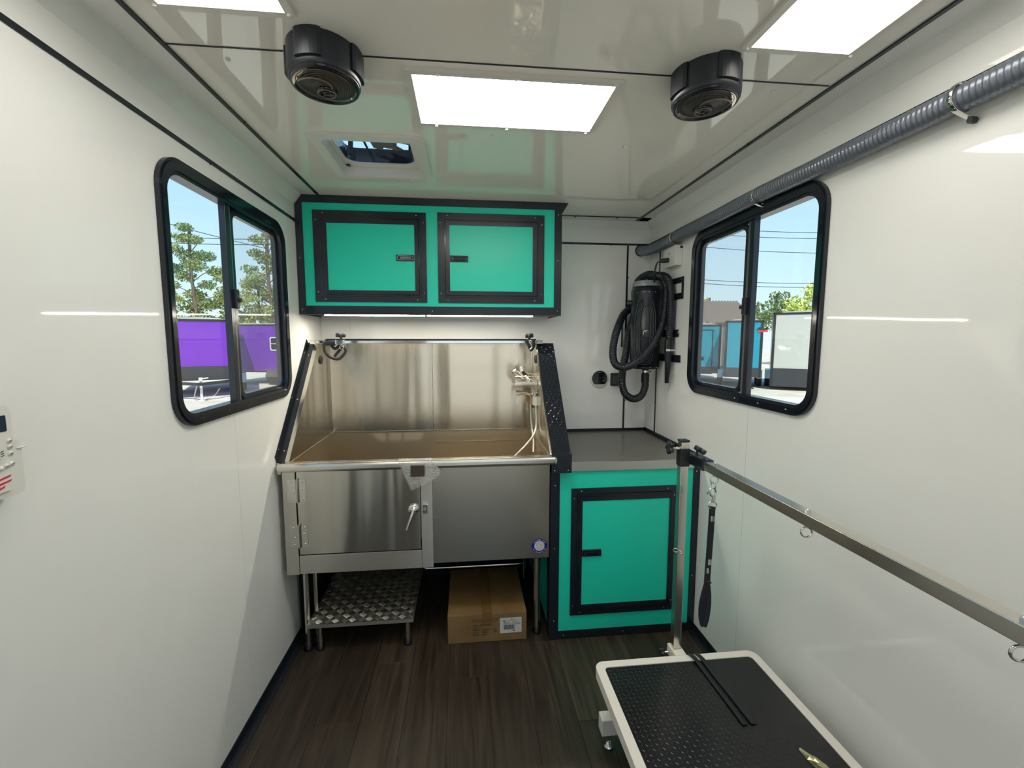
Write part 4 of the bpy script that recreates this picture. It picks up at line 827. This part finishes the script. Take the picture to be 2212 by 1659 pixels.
MB().cyl((1.987, -0.382, 1.452), (1.987, -0.382, 1.440), 0.0230, n=20).bar((1.985, -0.406, 1.446), (2.005, -0.408, 1.446), 0.008, 0.007).build('hose_clamp', 'chrome', t)
MB().lathe((1.987, -0.382, 1.440), (-0.03, 0, -1), [(0, 0.024), (0.010, 0.022), (0.05, 0.019), (0.18, 0.0115), (0.18, 0.009)], 20).build('nozzle', 'black_plastic', t)
# thermostat and small black outlet
t = empty('round_controller', (1.708, 0, 1.253), 'round black faced controller with a white rim on the back wall', 'thermostat')
MB().lathe((1.708, 0.0, 1.253), (0, -1, 0), [(0, 0.060), (0.006, 0.060), (0.010, 0.056), (0.010, 0.0001)], 48).build('bezel', 'white_plastic', t)
pl = [(1.708+0.050*math.cos(a), 1.256+0.050*math.sin(a)) for a in [math.radians(-48+i*(276/36)) for i in range(37)]]
MB().prism(pl, 'Y', -0.0135, -0.010).build('display', 'black_gloss', t)
mb = MB()
for a, b_, w_ in ((1.688, 1.258, 0.009), (1.700, 1.258, 0.002), (1.712, 1.258, 0.002), (1.722, 1.258, 0.008), (1.683, 1.236, 0.010), (1.728, 1.243, 0.010), (1.726, 1.236, 0.007), (1.700, 1.294, 0.018)): mb.box((a, -0.0139, b_), (a+w_, -0.0135, b_+0.0016))
mb.build('symbols', mat('grey_symbols', (0.30, 0.31, 0.33), 0.4), t)
t = empty('black_socket', (1.80, 0, 1.25), 'small square black socket on the back wall beside the round controller', 'socket')
MB().box((1.780, -0.016, 1.207), (1.850, -0.0003, 1.290), 0.004).build('plate', 'black_plastic', t); MB().box((1.792, -0.018, 1.222), (1.838, -0.016, 1.275), 0.0008).build('insert', 'black_gloss', t)
# cable loom on the back wall trim
tag(MB().box((1.846, -0.009, 1.458), (1.853, -0.0003, 1.62), 0.001).cyl((1.850, -0.006, 1.460), (1.905, -0.10, 1.460), 0.0014, n=6).build('cable_clip', 'black_plastic'), 'thin black cable clip beside the dryer on the back wall', 'clip')

# ================================================================== GROOMING TABLE
ZT = 0.330; tx0, tx1, ty0, ty1 = 1.310, 1.934, -2.25, -1.293
t = empty('grooming_table', (1.62, -1.77, 0), 'grooming table with a black rubber top and white metal rim', 'table')
MB().ring(rrect(tx0, ty0, tx1, ty1, 0.034, 6), rrect(tx0+0.030, ty0+0.030, tx1-0.030, ty1-0.030, 0.016, 6), 'Z', ZT-0.038, ZT).build('rim', 'white_metal', t)
MB().prism(rrect(tx0+0.0295, ty0+0.0295, tx1-0.0295, ty1-0.0295, 0.016, 6), 'Z', ZT-0.030, ZT-0.003).build('rubber_mat', 'rubber', t)
mb = MB()
for i in range(36):
    for j in range(58):
        a = math.radians(50 if (i+j) % 2 else -50); c = (tx0+0.044+0.0155*i, ty0+0.044+0.0155*j, ZT-0.003)
        u_ = Vector((math.cos(a), math.sin(a), 0)); mb.loz(c, u_, (-u_.y, u_.x, 0), (0, 0, 1), 0.0115, 0.0030, 0.0006)
mb.build('mat_studs', 'rubber', t, 'stuff')
mb = MB()
for yy in (-1.33, -2.18):
    MB().box((1.335, yy, 0.062), (1.90, yy+0.045, 0.125), 0.003).build('base_beam', 'white_metal', t)
    for xx in (1.368, 1.868):
        f_ = MB().cyl((xx, yy+0.022, 0.012), (xx, yy+0.022, 0.062), 0.0045, n=10).build('leveler_stem', 'chrome', t)
        MB().lathe((xx, yy+0.022, 0.0), (0, 0, 1), [(0, 0.0001), (0, 0.020), (0.008, 0.020), (0.014, 0.010), (0.022, 0.009), (0.022, 0.0001)], 18).build('leveler_foot', 'chrome', t)
MB().box((1.44, -2.18, 0.07), (1.47, -1.30, 0.115), 0.002).build('base_rail', 'white_metal', t); MB().box((1.77, -2.18, 0.07), (1.80, -1.30, 0.115), 0.002).build('base_rail', 'white_metal', t)
for xx in (1.425, 1.805):
    MB().bar((xx, -1.38, 0.10), (xx, -2.12, 0.285), 0.02, 0.035).build('scissor_arm', 'white_metal', t); MB().bar((xx+0.022, -2.12, 0.10), (xx+0.022, -1.38, 0.285), 0.02, 0.035).build('scissor_arm', 'white_metal', t)
MB().ring(rect4(1.624, -1.2928, 1.667, -1.225), rect4(1.6305, -1.262, 1.6605, -1.2312), 'Z', 0.292, 0.331).build('post_bracket', 'white_metal', t)
MB().cyl((1.60, -1.245, 0.310), (1.628, -1.245, 0.310), 0.004, n=10).build('bracket_pin', 'chrome', t)
star_knob(MB(), (1.588, -1.245, 0.310), (1, 0, 0), 0.017, 0.014).build('bracket_knob', 'black_plastic', t)
# grooming arm
t = empty('overhead_stand', (1.645, -1.245, 0.27), 'square steel post and long overhead rail clamped to the grooming table', 'stand')
MB().box((1.631, -1.261, 0.27), (1.660, -1.232, 1.135), 0.0015).build('post', 'rail', t)
MB().box((1.629, -1.263, 1.135), (1.662, -1.230, 1.143), 0.002).build('post_cap', 'black_plastic', t)
MB().box((1.628, -1.264, 1.045), (1.663, -1.229, 1.112), 0.002).build('collar', 'black', t)
MB().box((1.676, -1.330, 1.048), (1.716, -1.215, 1.086), 0.002).box((1.662, -1.262, 1.052), (1.677, -1.230, 1.084)).build('sleeve', 'black', t)
MB().box((1.679, -2.40, 1.052), (1.7135, -1.24, 1.0825), 0.0015).build('rail', 'rail', t)
MB().box((1.631, -2.36, 0.27), (1.660, -2.331, 1.135), 0.0015).build('post', 'rail', t)
k1 = MB().cyl((1.628, -1.246, 1.108), (1.598, -1.246, 1.114), 0.0045, n=12).cyl((1.629, -1.246, 1.107), (1.618, -1.246, 1.110), 0.008, n=6, smooth=False).build('clamp_screw', 'chrome', t)
star_knob(MB(), (1.602, -1.246, 1.113), (-1, 0, 0.1), 0.026, 0.016).build('knob', 'black_plastic', k1)
k2 = MB().cyl((1.690, -1.262, 1.085), (1.688, -1.268, 1.105), 0.005, n=12).build('clamp_screw', 'chrome', t)
star_knob(MB(), (1.692, -1.272, 1.100), (0.45, -0.15, 0.85), 0.024, 0.018).build('knob', 'black_plastic', k2)
for yy in (-1.372, -1.785, -2.215):
    b1 = MB().cyl((1.6962, yy, 1.0825), (1.6962, yy, 1.0885), 0.0062, n=6, smooth=False).dome((1.6962, yy, 1.0885), (0, 0, 1), 0.0045, 0.003, 10).build('bolt', 'chrome', t)
    MB().cyl((1.6962, yy, 1.052), (1.6962, yy, 1.044), 0.0040, n=10).torus((1.6962, yy, 1.030), (0.35, 1, 0), 0.0125, 0.0026).build('eye_bolt', 'chrome', t)
MB().torus((1.625, -1.262, 0.727), (0.4, 0.9, 0.5), 0.010, 0.0016).torus((1.640, -1.268, 0.722), (0.9, 0.4, 0.9), 0.012, 0.0016).build('split_ring', 'chrome', t)
# leash hanging from the first eye bolt
t = empty('grooming_leash', (1.695, -1.372, 1.0), 'black grooming leash with a chrome snap hook hanging from the rail', 'leash')
LX, LY = 1.6925, -1.374
MB().torus((LX, LY, 1.012), (1, 0.3, 0), 0.010, 0.0022).tube([(LX-0.006, LY, 1.004), (LX-0.012, LY, 0.992), (LX-0.008, LY, 0.978), (LX+0.004, LY, 0.972), (LX+0.010, LY, 0.985), (LX+0.006, LY, 1.000)], 0.0036, 8, 0.004).build('snap_hook', 'chrome', t)
MB().cyl((LX+0.004, LY, 0.974), (LX+0.003, LY, 0.950), 0.0065, n=14).bar((LX-0.008, LY, 0.986), (LX-0.022, LY-0.003, 0.984), 0.004, 0.006).build('swivel', 'chrome', t)
MB().torus((LX, LY, 0.941), (0.15, 1, 0), 0.0135, 0.0024).build('d_ring', 'chrome', t)
def strap(mb, pts, w, th=0.0022): mb.tube(pts, w, 8, 0.012, flat=th, side=(0.86, -0.52, 0))
mb = MB(); strap(mb, [(LX, LY, 0.936), (LX-0.001, LY, 0.90), (LX-0.003, LY, 0.80), (LX-0.006, LY, 0.70), (LX-0.007, LY, 0.655)], 0.0100, 0.0030); mb.build('strap', 'nylon', t)
MB().box((LX-0.009, LY-0.006, 0.905), (LX+0.008, LY+0.006, 0.930), 0.003).build('strap_end', 'rubber', t)
mb = MB()
for k in range(3): mb.box((LX-0.006+0.0045*k, LY-0.0065, 0.886), (LX-0.0045+0.0045*k, LY-0.0040, 0.904))
mb.build('stitching', 'paper', t)
mb = MB(); strap(mb, [(LX-0.004, LY-0.003, 0.655), (LX-0.001, LY-0.006, 0.62), (LX-0.001, LY-0.008, 0.58), (LX-0.006, LY-0.008, 0.53), (LX-0.013, LY-0.006, 0.502)], 0.0075, 0.003)
strap(mb, [(LX-0.007, LY+0.003, 0.655), (LX-0.014, LY+0.005, 0.62), (LX-0.020, LY+0.008, 0.57), (LX-0.019, LY+0.007, 0.525), (LX-0.013, LY+0.002, 0.497)], 0.0080, 0.003)
strap(mb, [(LX-0.006, LY, 0.64), (LX-0.009, LY, 0.60), (LX-0.010, LY, 0.54), (LX-0.012, LY, 0.505)], 0.010, 0.003); mb.build('handle_loop', 'nylon', t)
MB().tube([(LX-0.012, LY-0.004, 0.668), (LX+0.004, LY-0.006, 0.664)], 0.0045, 8, 0.004).build('slider', 'black_plastic', t)
mb = MB()
for k in range(4): mb.box((LX-0.008+0.003*k, LY-0.0055, 0.728), (LX-0.0065+0.003*k, LY-0.0035, 0.748))
for k in range(3): mb.box((LX-0.012+0.003*k, LY-0.0055, 0.698), (LX-0.0108+0.003*k, LY-0.0035, 0.716))
mb.build('strap_print', 'paper', t)
# strap lying over the rim and mat
t = empty('table_strap', (1.69, -1.4, ZT), 'pair of flat black straps lying over the far rim of the table', 'strap')
for dx in (0.0, 0.0255):
    MB().tube([(1.679+dx, -1.2905, ZT-0.025), (1.680+dx, -1.2895, ZT+0.0005), (1.684+dx, -1.300, ZT+0.0025), (1.690+dx, -1.330, ZT+0.0020), (1.694+dx, -1.40, ZT-0.0006), (1.697+dx*1.05, -1.48, ZT-0.0006), (1.700+dx*1.1, -1.60, ZT-0.0006)], 0.0120, 8, 0.008, flat=0.0012, side=(1, 0, 0)).build('strap_band', 'nylon', t)

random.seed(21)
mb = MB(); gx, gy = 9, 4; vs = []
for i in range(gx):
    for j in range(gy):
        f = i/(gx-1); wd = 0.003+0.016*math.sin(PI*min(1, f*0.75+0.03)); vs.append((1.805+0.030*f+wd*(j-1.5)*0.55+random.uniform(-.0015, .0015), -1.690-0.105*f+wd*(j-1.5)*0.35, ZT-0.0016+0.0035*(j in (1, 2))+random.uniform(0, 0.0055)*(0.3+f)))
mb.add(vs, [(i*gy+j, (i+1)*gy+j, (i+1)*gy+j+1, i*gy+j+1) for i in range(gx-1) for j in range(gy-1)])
o = mb.build('mat_glint', mat('pale_gold_glint', (0.75, 0.68, 0.42), 0.12, 1.0), recalc=False)  # crumpled gold mesh shaped as the ceiling light's reflection on the mat
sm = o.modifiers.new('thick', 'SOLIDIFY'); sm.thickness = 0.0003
tag(o, 'small crumpled gold shape modelled as a lamp reflection on the black table mat', 'glint')

# ================================================================== AC REMOTE ON THE LEFT WALL
t = empty('remote_control', (0.02, -1.94, 1.31), 'white air conditioner remote in a wall holder at the left edge of the photo', 'remote')
MB().prism(rrect(-2.00, 1.225, -1.866, 1.325, 0.010, 5), 'X', 0.0005, 0.030).build('holder', 'white_plastic', t)
rb = MB().prism(rrect(-1.985, 1.238, -1.885, 1.392, 0.016, 6), 'X', 0.006, 0.036).build('remote_body', 'white_plastic', t)
MB().prism(rrect(-1.972, 1.345, -1.895, 1.374, 0.002, 3), 'X', 0.0361, 0.0366).build('display', 'lcd', t)
for yy, zz in ((-1.893, 1.327), (-1.893, 1.316), (-1.893, 1.304), (-1.893, 1.285), (-1.902, 1.283), (-1.912, 1.281), (-1.925, 1.285), (-1.96, 1.30)): MB().lathe((0.036, yy, zz), (1, 0, 0), [(0, 0.0046), (0.002, 0.0042), (0.0026, 0.0001)], 14).build('button', 'white_plastic', t)
MB().prism(rrect(-1.914, 1.298, -1.904, 1.316, 0.004, 4), 'X', 0.0361, 0.0378).build('button', 'white_plastic', t)
mb = MB()
for yy, zz in ((-1.893, 1.327), (-1.893, 1.316), (-1.893, 1.304), (-1.893, 1.285), (-1.902, 1.283), (-1.909, 1.303), (-1.909, 1.307), (-1.909, 1.311)): mb.bar((0.0384, yy-0.0028, zz-0.0006), (0.0384, yy+0.0024, zz+0.0008), 0.0008, 0.0010)
mb.build('button_marks', 'dark_ink', t)
mb = MB()
for k, L_ in enumerate((0.030, 0.030, 0.018)):
    z_ = 1.262-0.0085*k; mb.prism([(-1.926, z_-0.004), (-1.926, z_-0.0002), (-1.926+L_, z_+0.0042), (-1.928+L_, z_+0.0005)], 'X', 0.0361, 0.0365)
mb.build('red_stripes', 'red', t)
MB().cyl((0.0305, -1.874, 1.3085), (0.0335, -1.862, 1.3105), 0.0016, n=8).build('holder_prong', 'white_plastic', t)

# ================================================================== OUTSIDE
G = -0.60
tag(MB().box((-60, 2.0, G-0.3), (60, 90, G)).box((-60, -60, G-0.3), (60, 2.0, G)).build('yard_ground', 'dirt'), kind='structure')
def trailer(name, label, cx_, cy_, ang, skin, w=2.05, l=4.2, h=2.1, deck=0.45, side_win=False, win_y=1.2, door=False, jack=True, guard=0.55, win_side=1, emblem=False):
    """origin at the middle of the nose on the ground; the body runs away along local +Y"""
    R = Matrix.Rotation(ang, 4, 'Z'); O = Vector((cx_, cy_, G))
    def tr(mb): mb.v = [O+R @ v for v in mb.v]; return mb
    t = empty(name, (cx_, cy_, G), label, 'trailer')
    z0, z1 = deck, deck+h
    tr(MB().box((-w/2, 0, z0), (w/2, l, z1), 0.03)).build('body', skin, t)
    tr(MB().prism([(-w/2-0.01, z1-0.02), (-w/4, z1+0.06), (0, z1+0.08), (w/4, z1+0.06), (w/2+0.01, z1-0.02)], 'Y', 0.02, l)).build('roof', 'white_tr', t)
    tr(MB().box((-w/2-0.012, -0.015, z1-0.07), (w/2+0.012, 0.03, z1+0.012)).box((-w/2-0.012, -0.015, z0), (-w/2+0.085, 0.05, z1)).box((w/2-0.085, -0.015, z0), (w/2+0.012, 0.05, z1)).box((-w/2-0.012, 0, z1-0.07), (-w/2+0.01, l, z1)).box((w/2-0.01, 0, z1-0.07), (w/2+0.012, l, z1)).box((-w/2-0.012, 0, z0), (-w/2+0.01, l, z0+0.07)).box((w/2-0.01, 0, z0), (w/2+0.012, l, z0+0.07))).build('trim', 'tr_black', t)
    if guard: tr(MB().box((-w/2+0.08, -0.022, z0), (w/2-0.08, 0.0, z0+guard))).build('stone_guard', 'tr_dark', t)
    if jack:
        tr(MB().bar((-w/2+0.15, 0, z0-0.05), (0, -1.1, z0-0.05), 0.07, 0.10).bar((w/2-0.15, 0, z0-0.05), (0, -1.1, z0-0.05), 0.07, 0.10).cyl((0, -1.05, z0-0.03), (0, -1.32, z0-0.03), 0.05)).build('tongue', 'tr_black', t)
        tr(MB().cyl((0.0, -0.85, 0.0), (0.0, -0.85, 0.72), 0.04).cyl((0, -0.85, 0), (0, -0.85, 0.02), 0.12).box((-0.05, -0.92, 0.66), (0.05, -0.78, 0.78)).cyl((0.04, -0.85, 0.74), (0.22, -0.85, 0.76), 0.02)).build('jack', 'white_metal', t)
        tr(MB().tube([(-0.1, -1.0, z0-0.08), (-0.2, -0.95, 0.12), (-0.12, -0.8, 0.1), (0.1, -0.8, 0.12), (0.35, -0.75, 0.14), (0.5, -0.5, 0.35)], 0.018, 6, 0.06)).build('safety_chain', 'edge', t)
    for s in (-1, 1):
        f = tr(MB().prism([(l*0.5-0.75, 0.36), (l*0.5-0.62, 0.72), (l*0.5+0.62, 0.72), (l*0.5+0.75, 0.36)], 'X', s*w/2, s*(w/2+0.20))).build('fender', 'edge', t)
        for yy in (l*0.5-0.38, l*0.5+0.38):
            tr(MB().cyl((s*(w/2+0.02), yy, 0.33), (s*(w/2+0.19), yy, 0.33), 0.33, n=20)).build('wheel', 'tyre', t)
    if side_win:
        s = win_side
        tr(MB().ring(rrect(win_y, z0+1.0, win_y+0.5, z0+1.62, 0.09, 5), rrect(win_y+0.05, z0+1.05, win_y+0.45, z0+1.57, 0.06, 5), 'X', s*(w/2), s*(w/2+0.03))).build('window_frame', 'white_metal', t)
        tr(MB().box((s*w/2, win_y+0.05, z0+1.05), (s*(w/2+0.012), win_y+0.45, z0+1.57))).build('window_pane', 'black_gloss', t)
        tr(MB().box((s*w/2, win_y+0.05, z0+1.30), (s*(w/2+0.03), win_y+0.45, z0+1.33))).build('window_bar', 'white_metal', t)
    if door:
        tr(MB().ring(rect4(-0.32, z0-0.04, 0.36, z1-0.22), rect4(-0.28, z0, 0.32, z1-0.26), 'Y', -0.03, 0)).build('door_frame', 'tr_black', t)
        tr(MB().box((-0.27, -0.02, z0+0.01), (0.31, 0.0, z1-0.27))).build('door', skin, t)
        tr(MB().box((-0.18, -0.05, z0+0.62), (0.0, -0.02, z0+0.76), 0.01)).build('door_lock', 'black_plastic', t)
    if emblem:
        tr(MB().prism([(0.45, z1-0.35), (0.58, z1-0.26), (0.70, z1-0.34), (0.85, z1-0.24), (0.88, z1-0.36), (0.70, z1-0.42)], 'Y', -0.026, -0.001)).build('emblem', 'tr_black', t)
        mb = MB().box((0.50, -0.028, z1-0.47), (0.86, -0.001, z1-0.40)); tr(mb).build('emblem_band', 'red', t)
    return t
trailer('purple_trailer', 'purple enclosed trailer with a tongue jack, filling the near pane of the left window', -8.45, 14.0, 0.42, 'purple', w=2.15, h=2.15, deck=0.62, l=4.6, guard=0.50)
trailer('purple_trailer', 'second purple trailer with a small side window, seen through the screened sash', -4.3, 18.6, 1.30, 'purple', w=2.1, h=2.2, deck=0.55, l=6.0, side_win=True, win_y=3.05, win_side=-1, jack=False)
trailer('turquoise_trailer', 'turquoise trailer with a door at the far left of the right window', 12.0, 17.0, -0.52, 'teal_tr', w=1.38, h=2.25, deck=0.50, guard=0.30, door=True, jack=False)
trailer('turquoise_trailer', 'turquoise trailer with an emblem, beside the white trailer in the right window', 12.35, 14.6, -0.52, 'teal_tr', w=1.38, h=2.35, deck=0.50, guard=0.40, jack=False, emblem=True)
trailer('white_trailer', 'white trailer with a dark lower front in the near pane of the right window', 14.45, 13.6, -0.62, 'white_tr', w=2.5, h=3.0, deck=0.15, guard=0.75, jack=False, l=4.2)
# corrugated shed roof beyond
t = empty('metal_shed', (17.5, 26, G), 'brown corrugated metal shed behind the turquoise trailers', 'shed')
mb = MB(); n = 70; vs = []
for i in range(n+1):
    xx = 13.0+8.0*i/n; dz = 0.05*math.cos(i*PI); vs += [(xx, 25.8, 2.6+dz), (xx, 28.8, 4.3+dz)]
mb.add(vs, [(2*i, 2*i+1, 2*i+3, 2*i+2) for i in range(n)]); mb.build('roof', 'roof_metal', t, recalc=False)
MB().box((13.2, 26.0, G), (20.8, 28.8, 2.6)).build('wall', mat('weathered_brown_wall', (0.25, 0.21, 0.17), 0.7), t)
# trees
def leaves(mb, c, r, n, size, flat=0.7):
    c = Vector(c)
    for _ in range(n):
        d = Vector((random.gauss(0, 1), random.gauss(0, 1), random.gauss(0, 1))).normalized()*r*random.random()**0.4; d.z *= flat
        p = c+d; a = Vector((random.gauss(0, 1), random.gauss(0, 1), random.gauss(0, 1))).normalized(); b_ = a.cross(Vector((random.gauss(0, 1), random.gauss(0, 1), random.gauss(0, 1)))).normalized(); s = size*random.uniform(0.6, 1.3)
        mb.add([p-a*s*0.5-b_*s*0.25, p+a*s*0.5-b_*s*0.2, p+a*s*0.35+b_*s*0.3, p-a*s*0.4+b_*s*0.25], [(0, 1, 2, 3)])
def tree(name, label, x_, y_, h, clumps, m, trunk=0.16, lsize=0.22, n=110, cat='tree', group=None):
    t = empty(name, (x_, y_, G), label, cat, group)
    mb = MB().tube([(x_, y_, G), (x_+0.1, y_, G+h*0.35), (x_-0.08, y_, G+h*0.7), (x_, y_, G+h*0.97)], trunk, 8, h/14)
    for (dx, dz, r) in clumps:
        z_ = G+dz*h; mb.tube([(x_, y_, z_-r*0.7-0.3), (x_+dx*0.5, y_+random.uniform(-.3, .3), z_-r*0.35), (x_+dx, y_, z_)], trunk*0.28, 5, 0.4)
    mb.build('trunk', 'bark', t)
    mb = MB()
    for (dx, dz, r) in clumps: leaves(mb, (x_+dx, y_+random.uniform(-0.6, 0.6), G+dz*h), r, int(n*r*r), lsize, 0.55)
    mb.build('foliage', m, t, 'stuff', recalc=False)
random.seed(11)
pc = [(0, 0.98, 0.55), (-0.5, 0.92, 0.6), (0.5, 0.90, 0.6), (-0.9, 0.84, 0.6), (0.85, 0.80, 0.7), (-0.3, 0.80, 0.8), (0.2, 0.73, 0.8), (-1.3, 0.72, 0.6), (1.3, 0.70, 0.7), (-0.7, 0.66, 0.7), (1.9, 0.64, 0.6), (0.7, 0.60, 0.6), (-1.6, 0.60, 0.55), (-1.0, 0.50, 0.5), (1.5, 0.52, 0.5)]
tree('pine_tree', 'tall open crowned pine in the near pane of the left window', -17.55, 30, 9.6, pc, 'pine', 0.10, 0.14, 800)
tree('pine_tree', 'denser pine seen through the screened sash of the left window', -13.0, 31, 9.7, pc+[(0.0, 0.55, 0.9), (-1.2, 0.62, 0.8), (1.3, 0.6, 0.8), (0.3, 0.42, 0.8)], 'pine', 0.12, 0.14, 620)
for i, (x_, y_, h, lab) in enumerate(((-20.5, 31, 6.6, 'yellow green bush at the left edge of the left window behind the trailer'), (-18.6, 32, 6.0, 'low yellow green bush left of the open pine trunk'), (-16.4, 32, 6.3, 'rounded yellow green bush right of the open pine trunk'), (-14.6, 33, 7.0, 'taller yellow green bush beside the mullion of the left window'), (-12.6, 33, 6.3, 'yellow green bush at the foot of the denser pine'), (-10.6, 33, 6.4, 'yellow green bush right of the denser pine at the window edge'))):
    tree('bush', lab, x_, y_, h, [(0, 0.87, 0.8), (-0.6, 0.74, 0.9), (0.6, 0.76, 0.9), (0, 0.58, 1.2), (-0.8, 0.5, 0.9), (0.8, 0.5, 0.9)], 'bush', 0.08, 0.17, 480, 'bush')
tree('small_tree', 'sparse yellow green tree at the left edge of the right window', 19.6, 30, 5.4, [(0, 0.95, 0.4), (-0.4, 0.84, 0.6), (0.5, 0.80, 0.6), (0, 0.68, 0.9), (0.9, 0.62, 0.7), (-0.8, 0.6, 0.8), (0, 0.5, 1.0)], 'bright', 0.08, 0.2, 110)
tree('small_tree', 'small dark green tree behind the emblem trailer in the right window', 23.6, 30, 5.0, [(0, 0.93, 0.6), (-0.4, 0.8, 0.8), (0.5, 0.78, 0.8), (0, 0.62, 1.1)], 'darkleaf', 0.09, 0.2, 170)
tree('broad_tree', 'large bright green tree above the white trailer at the right window edge', 28.4, 30, 6.6, [(0.4, 0.95, 0.9), (-0.6, 0.86, 1.0), (1.2, 0.84, 1.1), (-1.5, 0.74, 1.0), (0, 0.72, 1.4), (1.6, 0.66, 1.3), (-0.9, 0.6, 1.3), (2.4, 0.8, 1.2), (-2.2, 0.66, 0.8)], 'bright', 0.16, 0.24, 130)
tree('broad_tree', 'dark green tree just left of the large bright one in the right window', 25.9, 31, 5.9, [(0, 0.93, 0.8), (-0.8, 0.8, 0.9), (0.8, 0.82, 1.0), (0, 0.65, 1.2), (-1.2, 0.62, 0.8)], 'darkleaf', 0.12, 0.22, 150)
def wire(a, b, lab, g): tag(MB().tube([a, tuple((Vector(a)+Vector(b))/2+Vector((0, 0, -0.25))), b], 0.022, 5, 2.0).build('power_line', 'tr_black'), lab, 'power line', g)
wire((-26, 30, 8.62), (-8, 30, 8.35), 'upper of the two close power lines behind the pines', 'power lines seen in the left window')
wire((-26, 30, 8.20), (-8, 30, 8.00), 'lower of the two close power lines behind the pines', 'power lines seen in the left window')
wire((-26, 30, 11.2), (-8, 30, 6.6), 'power line sloping down across the left window sky', 'power lines seen in the left window')
for z0, z1, lab in ((10.1, 9.8, 'topmost power line in the right window'), (9.65, 9.35, 'second power line from the top in the right window'), (8.7, 8.2, 'third power line from the top in the right window'), (6.2, 5.95, 'fourth power line from the top in the right window'), (5.95, 5.6, 'lowest power line in the right window, running into the trees')):
    wire((14, 30, z0), (34, 30, z1), lab, 'power lines seen in the right window')
# drop helper properties
for o in bpy.data.objects:
    if '_off' in o: del o['_off']
